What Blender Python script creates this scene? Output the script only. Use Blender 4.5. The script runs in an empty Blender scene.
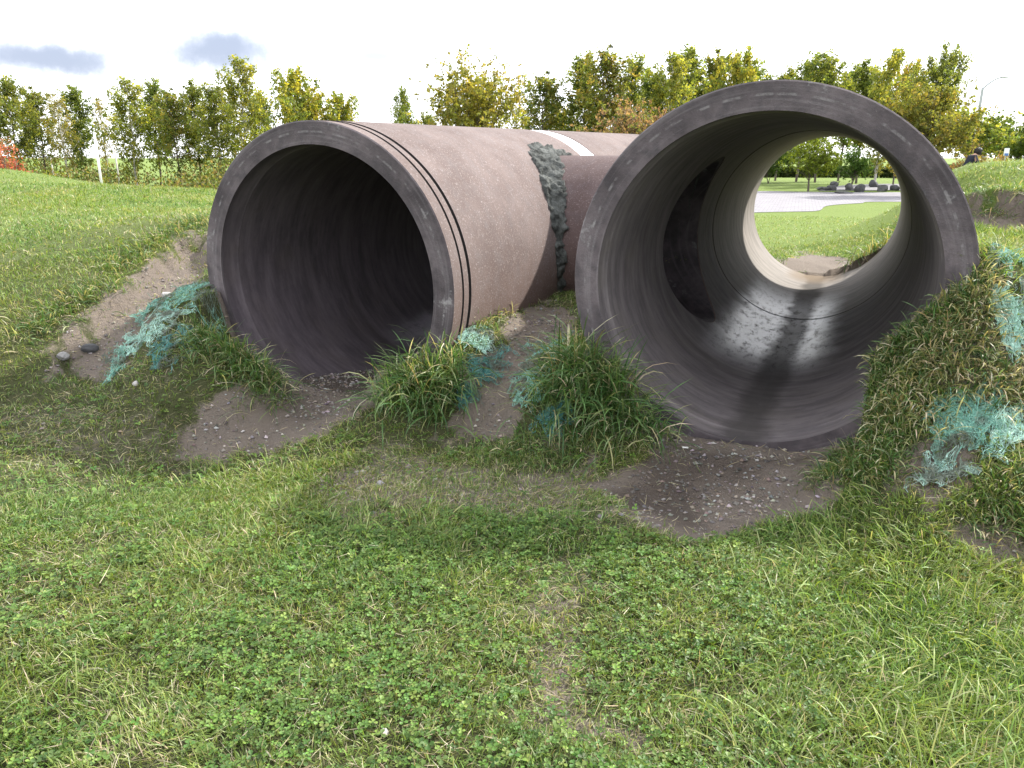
import bpy, bmesh, math
import numpy as np
from mathutils import Vector, Matrix, noise as mnoise

rng = np.random.default_rng(7)
sc = bpy.context.scene
COL = sc.collection

# ------------------------------------------------------------------ camera model (camera stands at 0,0,CAMH)
F = 765.5; PIT = 0.288; CAMH = 1.6
cP, sP = math.cos(PIT), math.sin(PIT)
def ray(px, py):
    a = (px - 512) / F; b = (384 - py) / F
    return np.array([a, cP + b * sP, -sP + b * cP])
def W(px, py, Y):
    r = ray(px, py); return (r[0] / r[1] * Y, Y, CAMH + r[2] / r[1] * Y)
def at0(px, Y, z=0.0):
    """x of a thing seen at column px when it stands Y metres away at height z"""
    fw = Y * cP - (z - CAMH) * sP
    return (px - 512) / F * fw

# ------------------------------------------------------------------ pipe frames
def frame(az, el):
    d = np.array([math.sin(az) * math.cos(el), math.cos(az) * math.cos(el), math.sin(el)])
    s = np.array([math.cos(az), -math.sin(az), 0.0]); u = np.cross(s, d)
    return d, s, u
RC = np.array([1.3342, 4.1692, 0.9256]); RAZ, REL = 0.4246, 0.0044
LC = np.array([-1.3146, 5.2265, 0.7766]); LAZ, LEL = 0.4499, 0.0126
RD, RS, RU = frame(RAZ, REL)
LD, LS, LU = frame(LAZ, LEL)
RO, RI, PLEN = 1.0528, 0.9, 6.84
XR, XRI = 0.70, 0.655                    # crossing pipe radii
XT = 2.27                               # its place along the right pipe
XC = RC + RD * XT; XC[2] = 0.915

# ------------------------------------------------------------------ noise helpers
def _h(ix, iy, seed):
    n = (ix * 374761393 + iy * 668265263 + seed * 974634777) & 0xFFFFFFFF
    n = ((n ^ (n >> 13)) * 1274126177) & 0xFFFFFFFF
    n = n ^ (n >> 16)
    return (n & 0xFFFF) / 65535.0
def vnoise(x, y, seed=0):
    x = np.asarray(x, float); y = np.asarray(y, float)
    ix = np.floor(x).astype(np.int64); iy = np.floor(y).astype(np.int64)
    fx = x - ix; fy = y - iy
    fx = fx * fx * (3 - 2 * fx); fy = fy * fy * (3 - 2 * fy)
    a = _h(ix, iy, seed); b = _h(ix + 1, iy, seed); c = _h(ix, iy + 1, seed); d = _h(ix + 1, iy + 1, seed)
    return (a * (1 - fx) + b * fx) * (1 - fy) + (c * (1 - fx) + d * fx) * fy
def fbm(x, y, seed=0, o=3):
    v = 0; a = 0.5; t = 0
    for i in range(o):
        v = v + a * vnoise(x * 2 ** i, y * 2 ** i, seed + i * 17); t += a; a *= 0.55
    return v / t
def sstep(a, b, x):
    t = np.clip((x - a) / (b - a), 0, 1); return t * t * (3 - 2 * t)

# ------------------------------------------------------------------ terrain
CP = [(-6, -6, .0), (0, -6, 0), (6, -6, 0), (-1.5, 1, 0), (0, 1, 0), (1.5, 1, .0), (-4, 1, .05), (4, 1, .1), (-2, 2.5, .01), (0, 2.5, 0), (1.6, 2.6, 0),
      (-.6, 3.5, -.01), (.6, 3.3, 0), (-2.6, 3.5, .02), (2.6, 2.6, .06), (3.6, 2.4, .12), (4.5, 3.0, .35), (-4.5, 3.2, .12),
      W(190, 430, 4.5), W(330, 430, 4.4), W(260, 450, 4.3), W(320, 400, 4.95),
      # left bank
      W(0, 168, 14), W(60, 178, 14), W(130, 188, 14), W(210, 190, 13), W(205, 214, 7.6), W(150, 235, 6.9), W(105, 262, 6.3), W(50, 308, 5.5), W(5, 330, 5.2),
      W(200, 264, 6.3), W(150, 297, 5.7), W(100, 345, 5.2), W(95, 385, 4.85), W(30, 390, 4.8), (-7, 5, .45), (-9, 9, 1.0), (-3.4, 8.5, .98),
      # mound at left pipe's left edge
      W(212, 300, 5.45), W(180, 340, 5.05), W(232, 375, 4.75), W(270, 392, 4.72), W(180, 400, 4.55),
      # right mound
      W(985, 262, 3.75), W(1024, 270, 4.1), W(905, 350, 3.75), W(845, 415, 3.75), (3.5, 4.0, .62), (3.2, 3.0, .2), (4.2, 4.6, .7), W(808, 447, 3.75), W(800, 475, 3.75), W(900, 440, 3.35), W(960, 440, 3.25),
      W(950, 492, 3.05), W(880, 505, 3.15), W(1024, 470, 3.05), W(1024, 400, 3.4), W(1000, 520, 2.95), W(1000, 250, 5.0), W(1010, 217, 7.3), W(985, 226, 6.6),
      W(990, 191, 7.75), W(1024, 191, 7.7), W(960, 175, 11), W(960, 166, 14), W(1024, 165, 14), (7, 6, 1.2), (9, 9, 1.35), (6, 3.5, .6), (3.3, 6.2, 1.0), (5.2, 9.4, .95),
      # gap between the pipes
      W(420, 402, 4.5), W(455, 345, 4.85), W(560, 405, 4.25), W(592, 360, 4.5), W(612, 425, 4.15), W(480, 385, 4.65), W(480, 432, 4.38), W(560, 458, 4.03), W(385, 412, 4.5),
      W(520, 300, 6.2), W(540, 312, 5.7), W(502, 335, 5.2), W(490, 318, 5.25), W(575, 330, 5.3), (1.9, 8.5, .55), (3.0, 10.8, .35), (.6, 10, .6), (2, 13, .15),
      # beyond
      W(815, 275, 10.6), W(790, 258, 11.5), W(865, 262, 11.2), W(893, 238, 12.3), W(905, 215, 15), (9.4, 15, 1.3), (4, 14, 0), (7, 17, 0), (-2, 16, .4), (-8, 20, .3), (12, 19, .3), (22, 14, 1.2),
      (-20, 14, 1.6), (-14, 8, 1.2), (14, 8, 1.35)]
CP = np.array(CP); KC = 0.22
_D = np.sqrt(((CP[:, None, :2] - CP[None, :, :2]) ** 2).sum(-1) + KC ** 2)
_n = len(CP)
_A = np.zeros((_n + 3, _n + 3)); _A[:_n, :_n] = -_D - np.eye(_n) * -0.015
_A[:_n, _n] = 1; _A[:_n, _n + 1:] = CP[:, :2]; _A[_n, :_n] = 1; _A[_n + 1:, :_n] = CP[:, :2].T
_wt = np.linalg.solve(_A, np.concatenate([CP[:, 2], [0, 0, 0]]))
def base_h(x, y):
    x = np.asarray(x, float); y = np.asarray(y, float)
    sh = x.shape; x = x.ravel(); y = y.ravel(); out = np.zeros(len(x))
    for i in range(0, len(x), 20000):
        xs = x[i:i + 20000]; ys = y[i:i + 20000]
        near = (xs > -25) & (xs < 28) & (ys > -8) & (ys < 25)
        v = np.zeros(len(xs))
        if near.any():
            a = xs[near]; b = ys[near]
            R = np.sqrt((a[:, None] - CP[:, 0]) ** 2 + (b[:, None] - CP[:, 1]) ** 2 + KC ** 2)
            v[near] = -R @ _wt[:_n] + _wt[_n] + a * _wt[_n + 1] + b * _wt[_n + 2]
        out[i:i + 20000] = v
    # everything flattens to the level park far away
    k = 1 - sstep(14.5, 21, y); k = k * (1 - sstep(17, 25, np.abs(x))) * sstep(-8, -4, y)
    return (np.clip(out, -.15, 1.7) * k).reshape(sh)
def local(x, y, C, d, s):
    dx = x - C[0]; dy = y - C[1]
    return dx * s[0] + dy * s[1], dx * d[0] + dy * d[1]
def height(x, y):
    x = np.asarray(x, float); y = np.asarray(y, float)
    h = base_h(x, y)
    near = (1 - sstep(9, 16, y)) * (1 - sstep(6, 10, np.abs(x)))
    d = dirt(x, y)
    h = np.array(h); h = h + near * ((fbm(x * 2.2, y * 2.2, 3) - .5) * .05 + (fbm(x * 9, y * 9, 5) - .5) * (.018 + .01 * d)) - .012 * d * near
    sel = (y > 2) & (y < 10) & (np.abs(x) < 7)
    if sel.any():
        xs = x[sel]; ys = y[sel]; v = np.zeros(len(xs))
        for k, dp, wd in ((3, .10, .07), (6, .20, .07), (2, .03, .1), (9, .06, .1), (12, .05, .08)):
            sd = sdpoly(xs, ys, DIRT[k][0]) + (fbm(xs * 4, ys * 4, 41) - .5) * .22
            v = v + dp * (1 - sstep(-wd, 0, sd)) + (1 - sstep(-.3, 0, sd)) * (fbm(xs * 12, ys * 12, 43) - .5) * .03
        h[sel] = h[sel] - v
    for C, dd, s, u, fill in ((RC, RD, RS, RU, None), (LC, LD, LS, LU, 1)):
        a, t = local(x, y, C, dd, s)
        cz = C[2] + t * dd[2]
        rm = .985
        zm = cz - np.sqrt(np.clip(rm * rm - a * a, 0, None))
        zm = np.where(np.abs(a) < rm, zm, 9)
        if fill:
            zf = .0 - .10 * np.clip(t, 0, 3) + .02 * (fbm(x * 5, y * 5, 9) - .5)
            zm = np.maximum(zm, zf)
        inside = (t > .02) & (t < PLEN - .02)
        h = np.where(inside, np.minimum(h, zm), h)
        if fill:
            fr = (t <= .02) & (t > -.45) & (np.abs(a) < .925)
            top = np.maximum(cz - np.sqrt(np.clip(.93 ** 2 - a * a, .01, None)) - .03, .005) + .9 * np.clip(-t - .12, 0, 1)
            h = np.where(fr & (a < .45), np.minimum(h, top), h)
        # the wall's own mouth: soil never stands in front of the opening higher than the invert
        if fill is None:
            fr = (t <= .02) & (t > -.5) & (np.abs(a) < .62)
            top = cz - .905 + np.clip(np.abs(a) - .3, 0, 1) * .35 - .02
            h = np.where(fr, np.minimum(h, top), h)
    a, t = local(x, y, XC, RD, RS)
    zx = XC[2] - np.sqrt(np.clip(.68 ** 2 - t * t, 0, None))
    h = np.where((np.abs(t) < .68) & (a > -2.2) & (a < -.3), np.minimum(h, zx), h)
    return h
def hz(x, y): return float(height(np.array([x]), np.array([y]))[0])
_nodirt = True
def dirt(x, y): return np.zeros(np.shape(x))
def P(px, py):
    """ground point seen at a pixel (marched along the sight line)"""
    r = ray(px, py); t = np.concatenate([np.arange(1.2, 16, .03), np.arange(16, 120, .25)])
    X = r[0] * t; Y = r[1] * t; Z = CAMH + r[2] * t
    g = base_h(X, Y) - Z
    a, t_ = local(X, Y, RC, RD, RS)
    g = np.where((np.abs(a) < 1.0) & (t_ > 0) & (t_ < PLEN), -1, g)      # sight lines run through the open pipe
    i = np.argmax(g > 0) if (g > 0).any() else len(t) - 1
    return np.array([X[i], Y[i]])

def poly(pts): return np.array([P(*p) for p in pts])
def sdpoly(x, y, pg):
    """signed distance, negative inside"""
    sh = np.shape(x); x = np.ravel(x); y = np.ravel(y)
    d = np.full(len(x), 1e9); ins = np.zeros(len(x), bool)
    for i in range(len(pg)):
        a = pg[i]; b = pg[(i + 1) % len(pg)]; e = b - a
        t = np.clip(((x - a[0]) * e[0] + (y - a[1]) * e[1]) / (e @ e + 1e-9), 0, 1)
        d = np.minimum(d, np.hypot(x - a[0] - t * e[0], y - a[1] - t * e[1]))
        c = ((a[1] > y) != (b[1] > y))
        with np.errstate(divide='ignore', invalid='ignore'):
            ins ^= c & (x < (b[0] - a[0]) * (y - a[1]) / (b[1] - a[1] + 1e-12) + a[0])
    return np.where(ins, -d, d).reshape(sh)
DIRT = [(poly([(188, 440), (212, 416), (265, 402), (300, 392), (345, 380), (385, 392), (355, 405), (345, 425), (275, 456), (205, 454)]), 1.0, .22),
        (poly([(585, 480), (640, 455), (700, 437), (740, 440), (800, 437), (818, 460), (822, 500), (740, 533), (690, 537), (610, 512)]), 1.0, .16),
        (poly([(478, 437), (452, 425), (478, 395), (475, 372), (500, 345), (515, 312), (545, 300), (572, 305), (572, 335), (530, 365), (515, 400), (512, 438)]), 1.0, .16),
        (poly([(206, 236), (206, 282), (150, 305), (140, 360), (95, 390), (55, 376), (50, 352), (92, 318), (126, 286), (156, 256), (180, 242)]), .86, .34),
        (poly([(310, 470), (400, 440), (600, 455), (600, 520), (470, 510), (350, 515)]), .62, .35),
        (poly([(500, 585), (560, 560), (600, 600), (570, 700), (640, 740), (560, 735), (520, 640)]), .5, .25),
        (poly([(950, 214), (965, 196), (1040, 195), (1040, 222), (1000, 232)]), .9, .2),
        (poly([(770, 268), (800, 252), (850, 256), (868, 268), (850, 290), (790, 290)]), 1.0, .35),
        (poly([(0, 395), (90, 390), (180, 425), (180, 470), (60, 480), (0, 470)]), .33, .4),
        (poly([(900, 455), (940, 440), (1000, 455), (1000, 480), (930, 495), (890, 490)]), .8, .12),
        (poly([(930, 385), (960, 365), (1000, 372), (1030, 400), (1020, 455), (960, 460), (925, 430)]), .75, .2),
        (poly([(950, 320), (980, 305), (1000, 330), (985, 350), (955, 345)]), .7, .15),
        (poly([(960, 540), (1010, 525), (1030, 550), (1000, 565)]), .9, .08)]
def dirt(x, y):
    x = np.asarray(x, float); y = np.asarray(y, float)
    m = np.zeros(x.shape); n = (fbm(x * 3.2, y * 3.2, 31, 4) - .5) + .7 * (fbm(x * 11, y * 11, 35, 3) - .5)
    sel = (y < 16) & (np.abs(x) < 14) & (y > 0)
    if sel.any():
        xs = x[sel]; ys = y[sel]; ns = n[sel]; v = np.zeros(len(xs))
        for pg, amt, w in DIRT:
            v = np.maximum(v, amt * (1 - sstep(-w * .5, w * .5, sdpoly(xs, ys, pg) + ns * w * 1.6)))
        for C, dd, s in ((RC, RD, RS), (LC, LD, LS)):
            a, t = local(xs, ys, C, dd, s)
            v = np.maximum(v, np.where((np.abs(a) < 1.0) & (t > -.05) & (t < PLEN), 1.0, 0))
            v = np.maximum(v, np.where((np.abs(a + .08) < .62) & (t > -.35) & (t < 0), 1.0, 0))
        m[sel] = v
    return m

# ------------------------------------------------------------------ object helpers
def tag(o, label=None, cat=None, group=None, kind=None):
    if label: o['label'] = label
    if cat: o['category'] = cat
    if group: o['group'] = group
    if kind: o['kind'] = kind
    return o
def np_mesh(name, V, faces=None, quads=None, tris=None, mats=(), cols=None, smooth=False, midx=None):
    me = bpy.data.meshes.new(name)
    V = np.asarray(V, np.float32)
    loops = []; starts = []; k = 0
    if quads is not None and len(quads):
        loops.append(np.asarray(quads, np.int32).ravel()); starts.append(np.arange(len(quads)) * 4); k = len(quads) * 4
    if tris is not None and len(tris):
        loops.append(np.asarray(tris, np.int32).ravel()); starts.append(k + np.arange(len(tris)) * 3)
    L = np.concatenate(loops); S = np.concatenate(starts).astype(np.int32)
    me.vertices.add(len(V)); me.vertices.foreach_set('co', V.ravel())
    me.loops.add(len(L)); me.loops.foreach_set('vertex_index', L)
    me.polygons.add(len(S)); me.polygons.foreach_set('loop_start', S)
    if midx is not None: me.polygons.foreach_set('material_index', np.asarray(midx, np.int32))
    me.polygons.foreach_set('use_smooth', np.full(len(S), smooth))
    if cols is not None:
        c = np.ones((len(V), 4), np.float32); c[:, :3] = cols
        a = me.attributes.new('tint', 'FLOAT_COLOR', 'POINT'); a.data.foreach_set('color', c.ravel())
    me.update(calc_edges=True)
    for m in mats: me.materials.append(m)
    return me
def obj(name, me, parent=None, loc=None):
    o = bpy.data.objects.new(name, me); COL.objects.link(o)
    if parent: o.parent = parent
    if loc is not None: o.location = loc
    return o
def empty(name, loc=(0, 0, 0), rz=0):
    o = bpy.data.objects.new(name, None); COL.objects.link(o); o.location = loc; o.rotation_euler.z = rz
    o.empty_display_size = .1
    return o

# ------------------------------------------------------------------ material helpers
def newmat(name):
    m = bpy.data.materials.new(name); m.use_nodes = True
    nt = m.node_tree; nt.nodes.clear()
    return m, nt
class NT:
    def __init__(s, nt): s.nt = nt
    def n(s, t, **kw):
        nd = s.nt.nodes.new(t)
        for k, v in kw.items():
            if k.startswith('i_'): nd.inputs[k[2:].replace('_', ' ')].default_value = v
            else: setattr(nd, k, v)
        return nd
    def l(s, a, b): s.nt.links.new(a, b)
    def math(s, op, a, b=None, c=None, clamp=False):
        m = s.nt.nodes.new('ShaderNodeMath'); m.operation = op; m.use_clamp = clamp
        for i, v in enumerate((a, b, c)):
            if v is None: continue
            if isinstance(v, (int, float)): m.inputs[i].default_value = v
            else: s.l(v, m.inputs[i])
        return m.outputs[0]
    def noise(s, vec, scale, detail=4, rough=.55, out='Fac'):
        nd = s.nt.nodes.new('ShaderNodeTexNoise'); nd.inputs['Scale'].default_value = scale
        nd.inputs['Detail'].default_value = detail; nd.inputs['Roughness'].default_value = rough
        if vec is not None: s.l(vec, nd.inputs['Vector'])
        return nd.outputs[out]
    def ramp(s, fac, stops):
        r = s.nt.nodes.new('ShaderNodeValToRGB'); e = r.color_ramp.elements
        while len(e) < len(stops): e.new(.5)
        for i, (p, c) in enumerate(stops):
            e[i].position = p; e[i].color = (*c, 1) if not isinstance(c, (int, float)) else (c, c, c, 1)
        s.l(fac, r.inputs[0]); return r.outputs[0]
    def mix(s, fac, a, b, mode='MIX'):
        m = s.nt.nodes.new('ShaderNodeMix'); m.data_type = 'RGBA'; m.blend_type = mode
        ins = (m.inputs[0], m.inputs[6], m.inputs[7])
        for i, v in zip(ins, (fac, a, b)):
            if isinstance(v, (int, float)): i.default_value = v
            elif isinstance(v, tuple): i.default_value = (*v, 1)
            else: s.l(v, i)
        return m.outputs[2]
    def comb(s, x, y, z):
        c = s.nt.nodes.new('ShaderNodeCombineXYZ')
        for i, v in enumerate((x, y, z)):
            if isinstance(v, (int, float)): c.inputs[i].default_value = v
            else: s.l(v, c.inputs[i])
        return c.outputs[0]
    def rng(s, v, a, b, c=0., d=1.):
        m = s.nt.nodes.new('ShaderNodeMapRange'); m.interpolation_type = 'SMOOTHSTEP'
        s.l(v, m.inputs[0])
        for i, q in enumerate((a, b, c, d)): m.inputs[i + 1].default_value = q
        return m.outputs[0]
    def out(s, color, rough=.9, bump=None, bstr=.3, bdist=.01, spec=.3):
        p = s.nt.nodes.new('ShaderNodeBsdfPrincipled'); o = s.nt.nodes.new('ShaderNodeOutputMaterial')
        if isinstance(color, tuple): p.inputs['Base Color'].default_value = (*color, 1)
        else: s.l(color, p.inputs['Base Color'])
        if isinstance(rough, (int, float)): p.inputs['Roughness'].default_value = rough
        else: s.l(rough, p.inputs['Roughness'])
        p.inputs['Specular IOR Level'].default_value = spec
        if bump is not None:
            b = s.nt.nodes.new('ShaderNodeBump'); b.inputs['Strength'].default_value = bstr; b.inputs['Distance'].default_value = bdist
            s.l(bump, b.inputs['Height']); s.l(b.outputs[0], p.inputs['Normal'])
        s.l(p.outputs[0], o.inputs[0]); return p
def simple(name, color, rough=.8, nscale=30, var=.25, spec=.3, bump=.0):
    m, nt = newmat(name); g = NT(nt)
    tc = g.n('ShaderNodeTexCoord').outputs['Object']
    f = g.noise(tc, nscale)
    c = g.mix(f, tuple(v * (1 - var) for v in color), tuple(min(1, v * (1 + var)) for v in color))
    g.out(c, rough, f if bump else None, bump, .01, spec)
    return m
def leafmat(name, transl=.45, rough=.6, spec=.25, hue=0.0, tcol=(1.25, 1.15, .55)):
    """colour per leaf or blade comes from the tint attribute, with a random shift per plant"""
    m, nt = newmat(name); g = NT(nt)
    a = g.n('ShaderNodeAttribute', attribute_name='tint').outputs['Color']
    oi = g.n('ShaderNodeObjectInfo')
    hs = g.n('ShaderNodeHueSaturation'); g.l(a, hs.inputs['Color'])
    g.l(g.math('MULTIPLY_ADD', oi.outputs['Random'], hue, .5 - hue / 2), hs.inputs['Hue'])
    col = hs.outputs[0]
    p = g.n('ShaderNodeBsdfPrincipled'); g.l(col, p.inputs['Base Color']); p.inputs['Roughness'].default_value = rough
    p.inputs['Specular IOR Level'].default_value = spec
    t = g.n('ShaderNodeBsdfTranslucent'); g.l(g.mix(1.0, col, tcol, 'MULTIPLY'), t.inputs['Color'])
    mx = g.n('ShaderNodeMixShader'); mx.inputs[0].default_value = transl
    g.l(p.outputs[0], mx.inputs[1]); g.l(t.outputs[0], mx.inputs[2])
    o = g.n('ShaderNodeOutputMaterial'); g.l(mx.outputs[0], o.inputs[0])
    return m

M_GRASS = leafmat('grass_blades', .4, .45, .4, tcol=(1.2, 1.15, .5))
M_CLOVER = leafmat('clover_leaf', .35, .5, .35, tcol=(1.2, 1.15, .5))
M_LEAF = leafmat('tree_leaf', .58, .6, .3, hue=.03, tcol=(1.3, 1.2, .5))
M_BARK = simple('bark', (.12, .10, .085), .9, 12, .4)
M_PALEBARK = simple('pale_bark', (.42, .40, .36), .85, 9, .35)
M_STONE = simple('stone', (.26, .25, .25), .85, 14, .4, bump=.4)
M_DARKSTONE = simple('dark_stone', (.075, .075, .08), .85, 10, .5, bump=.5)
M_WHITESTONE = simple('white_stone', (.36, .345, .33), .8, 25, .2)
M_NET = leafmat('netting', .25, .6, .3, tcol=(1, 1, 1))

# ---- terrain material
def terrain_mat():
    m, nt = newmat('soil_and_turf'); g = NT(nt)
    tc = g.n('ShaderNodeTexCoord').outputs['Object']
    d = g.n('ShaderNodeAttribute', attribute_name='dirt').outputs['Fac']
    n1 = g.noise(tc, 1.3, 5); n2 = g.noise(tc, 14, 6, .65); n3 = g.noise(tc, 90, 5, .7); n4 = g.noise(tc, 260, 2)
    soil = g.mix(n1, (.16, .125, .098), (.25, .207, .168))
    soil = g.mix(g.math('MULTIPLY', n2, .75), soil, (.20, .175, .155))
    vor = g.n('ShaderNodeTexVoronoi', i_Scale=85.0); g.l(tc, vor.inputs['Vector'])
    peb = g.rng(vor.outputs['Distance'], .12, .32, 1, 0)
    pm = g.math('MULTIPLY', peb, g.rng(n2, .45, .6))
    soil = g.mix(g.math('MULTIPLY', pm, .8), soil, g.mix(vor.outputs['Color'], (.09, .08, .075), (.42, .39, .36)))
    # damp soil at the right mouth, plus pipe shade painted into the soil colour
    w = g.n('ShaderNodeAttribute', attribute_name='wet_shade').outputs['Fac']
    soil = g.mix(w, soil, (.05, .036, .029))
    turf = g.mix(n2, (.03, .045, .015), (.08, .095, .035))
    turf = g.mix(g.math('MULTIPLY', n3, .6), turf, (.10, .085, .045))
    fardist = g.n('ShaderNodeAttribute', attribute_name='far').outputs['Fac']
    n5 = g.noise(tc, .35, 5, .6); n6 = g.noise(tc, 3.5, 6, .75)
    lawn = g.mix(n5, (.13, .195, .032), (.19, .255, .05))
    lawn = g.mix(g.math('MULTIPLY', n6, .55), lawn, (.08, .11, .035))
    turf = g.mix(fardist, turf, lawn)
    dm = g.math('ADD', d, g.math('ADD', g.math('MULTIPLY', g.math('SUBTRACT', n2, .5), .8), g.math('MULTIPLY', g.math('SUBTRACT', n3, .5), .7)), clamp=True)
    dm = g.rng(dm, .22, .62)
    col = g.mix(dm, turf, soil)
    hgt = g.math('ADD', g.math('ADD', g.math('MULTIPLY', n2, .8), g.math('MULTIPLY', n3, .6)), g.math('MULTIPLY', pm, .5))
    rough = g.math('SUBTRACT', .95, g.math('MULTIPLY', w, .3))
    g.out(col, rough, hgt, 1.0, .035, .25)
    return m

# ------------------------------------------------------------------ ground sheet
def axis(fine0, fine1, st, lo, hi, gr=1.12):
    a = list(np.arange(fine0, fine1 + 1e-6, st)); s = st
    while a[-1] < hi: s *= gr; a.append(a[-1] + s)
    s = st
    while a[0] > lo: s *= gr; a.insert(0, a[0] - s)
    return np.array(a)
gx = axis(-4.6, 5.0, .028, -900, 900, 1.07); gy = axis(1.0, 8.2, .028, -60, 1500, 1.045)
GX, GY = np.meshgrid(gx, gy); GZ = height(GX, GY)
nx, ny = len(gx), len(gy)
V = np.stack([GX.ravel(), GY.ravel(), GZ.ravel()], 1)
ii = (np.arange(ny - 1)[:, None] * nx + np.arange(nx - 1)).ravel()
Q = np.stack([ii, ii + 1, ii + nx + 1, ii + nx], 1)
me = np_mesh('ground', V, quads=Q, mats=[terrain_mat()], smooth=True)
dv = dirt(V[:, 0], V[:, 1])
def fattr(me, name, v):
    a = me.attributes.new(name, 'FLOAT', 'POINT'); a.data.foreach_set('value', np.asarray(v, np.float32))
fattr(me, 'dirt', dv)
WETP = poly([(600, 500), (640, 462), (700, 440), (800, 440), (780, 462), (720, 482), (680, 520)])
L_SHADE = poly([(200, 440), (215, 412), (265, 398), (345, 380), (385, 392), (330, 412), (260, 440)])
wet_shade = .7 * (1 - sstep(-.12, .14, sdpoly(V[:, 0], V[:, 1], WETP) + (fbm(V[:, 0] * 4, V[:, 1] * 4, 77) - .5) * .3))
wet_shade = np.maximum(wet_shade, .25 * (1 - sstep(-.1, .15, sdpoly(V[:, 0], V[:, 1], L_SHADE))))  # shadow before the left mouth, painted into the ground
la, lt = local(V[:, 0], V[:, 1], LC, LD, LS)
wet_shade = np.maximum(wet_shade, np.where((np.abs(la) < .95) & (lt > 0) & (lt < PLEN), .6, 0))  # shade inside the left pipe painted onto its soil floor
wet_shade = np.where(V[:, 1] > 9, 0, wet_shade)
fattr(me, 'wet_shade', wet_shade); fattr(me, 'far', sstep(5.5, 11, np.hypot(V[:, 0], V[:, 1])))
tag(obj('ground', me), 'uneven park ground of worn soil and turf with banks around the pipes', kind='structure')

# ------------------------------------------------------------------ blades
def make_blades(root, hd, th0, bend, L, w, segs, col, tipcol=None, twist=None):
    """root Nx3, heading, start elevation, total bend, length, width; returns verts, quads, tris, cols"""
    N = len(root); s = np.linspace(0, 1, segs + 1)
    th = th0[:, None] - bend[:, None] * s[None]
    mid = (th[:, 1:] + th[:, :-1]) / 2; st = (L / segs)[:, None]
    hor = np.concatenate([np.zeros((N, 1)), np.cumsum(np.cos(mid) * st, 1)], 1)
    ver = np.concatenate([np.zeros((N, 1)), np.cumsum(np.sin(mid) * st, 1)], 1)
    cx = root[:, 0:1] + np.cos(hd)[:, None] * hor; cy = root[:, 1:2] + np.sin(hd)[:, None] * hor; cz = root[:, 2:3] + ver
    if twist is None: twist = rng.normal(0, .7, N)
    wx = -np.sin(hd) * np.cos(twist); wy = np.cos(hd) * np.cos(twist); wz = np.sin(twist)
    prof = np.array([.75] + [1.0] * (segs - 1)) * (1 - .35 * (s[:-1] ** 2))
    V = np.zeros((N, 2 * segs + 1, 3)); hw = (w / 2)[:, None] * prof[None]
    for k in range(segs):
        V[:, 2 * k, 0] = cx[:, k] - wx * hw[:, k]; V[:, 2 * k + 1, 0] = cx[:, k] + wx * hw[:, k]
        V[:, 2 * k, 1] = cy[:, k] - wy * hw[:, k]; V[:, 2 * k + 1, 1] = cy[:, k] + wy * hw[:, k]
        V[:, 2 * k, 2] = cz[:, k] - wz * hw[:, k]; V[:, 2 * k + 1, 2] = cz[:, k] + wz * hw[:, k]
    V[:, -1, 0] = cx[:, -1]; V[:, -1, 1] = cy[:, -1]; V[:, -1, 2] = cz[:, -1]
    nv = 2 * segs + 1; base = (np.arange(N) * nv)[:, None]
    q = np.concatenate([base + np.array([2 * k, 2 * k + 1, 2 * k + 3, 2 * k + 2]) for k in range(segs - 1)], 0) if segs > 1 else np.zeros((0, 4), int)
    t = base + np.array([2 * segs - 2, 2 * segs - 1, 2 * segs])
    sv = np.concatenate([np.repeat(s[:-1], 2), [1]])
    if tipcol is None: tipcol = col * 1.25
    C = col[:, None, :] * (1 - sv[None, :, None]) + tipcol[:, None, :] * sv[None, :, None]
    return V.reshape(-1, 3), q, t, C.reshape(-1, 3)
def merge(parts):
    V = []; Q = []; T = []; C = []; k = 0
    for v, q, t, c in parts:
        V.append(v); C.append(c)
        if q is not None and len(q): Q.append(q + k)
        if t is not None and len(t): T.append(t + k)
        k += len(v)
    return np.concatenate(V), (np.concatenate(Q) if Q else None), (np.concatenate(T) if T else None), np.concatenate(C)
GREENS = np.array([(.115, .205, .045), (.15, .24, .055), (.07, .14, .03), (.18, .25, .07), (.10, .185, .045), (.25, .30, .11), (.045, .095, .022)])
STRAW = np.array([(.42, .38, .24), (.33, .30, .19), (.48, .44, .31), (.27, .24, .14)])
def pick(pal, n, var=.18):
    c = pal[rng.integers(0, len(pal), n)]
    return np.clip(c * (1 + rng.normal(0, var, (n, 1))) * (1 + rng.normal(0, .06, (n, 3))), .01, .8)
def sector(n, r0, r1, half=56):
    r = np.sqrt(rng.uniform(r0 ** 2, r1 ** 2, n)); a = np.radians(rng.uniform(-half, half, n))
    return r * np.sin(a), r * np.cos(a)
def in_pipe(x, y, pad=.0):
    m = np.zeros(len(x), bool)
    for C, d, s in ((RC, RD, RS), (LC, LD, LS)):
        a, t = local(x, y, C, d, s)
        m |= (np.abs(a) < 1.0 + pad) & (t > -.03) & (t < PLEN + .05)
    a, t = local(x, y, XC, RD, RS)
    m |= (np.abs(t) < .62) & (a > -2.6) & (a < 0)
    return m
def lush(x, y):   # 0 worn/cloverish .. 1 long and bladed
    return np.clip(.35 + .55 * sstep(.2, 1.6, x - .1 * (y - 2)) + (fbm(x * 1.1, y * 1.1, 51) - .5) * 1.3 + .25 * sstep(5, 8, y), 0, 1)
def yellow(x, y): return np.clip((fbm(x * 1.4 + 9, y * 1.4, 61) - .42) * 2.2 + .25, 0, 1)
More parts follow.
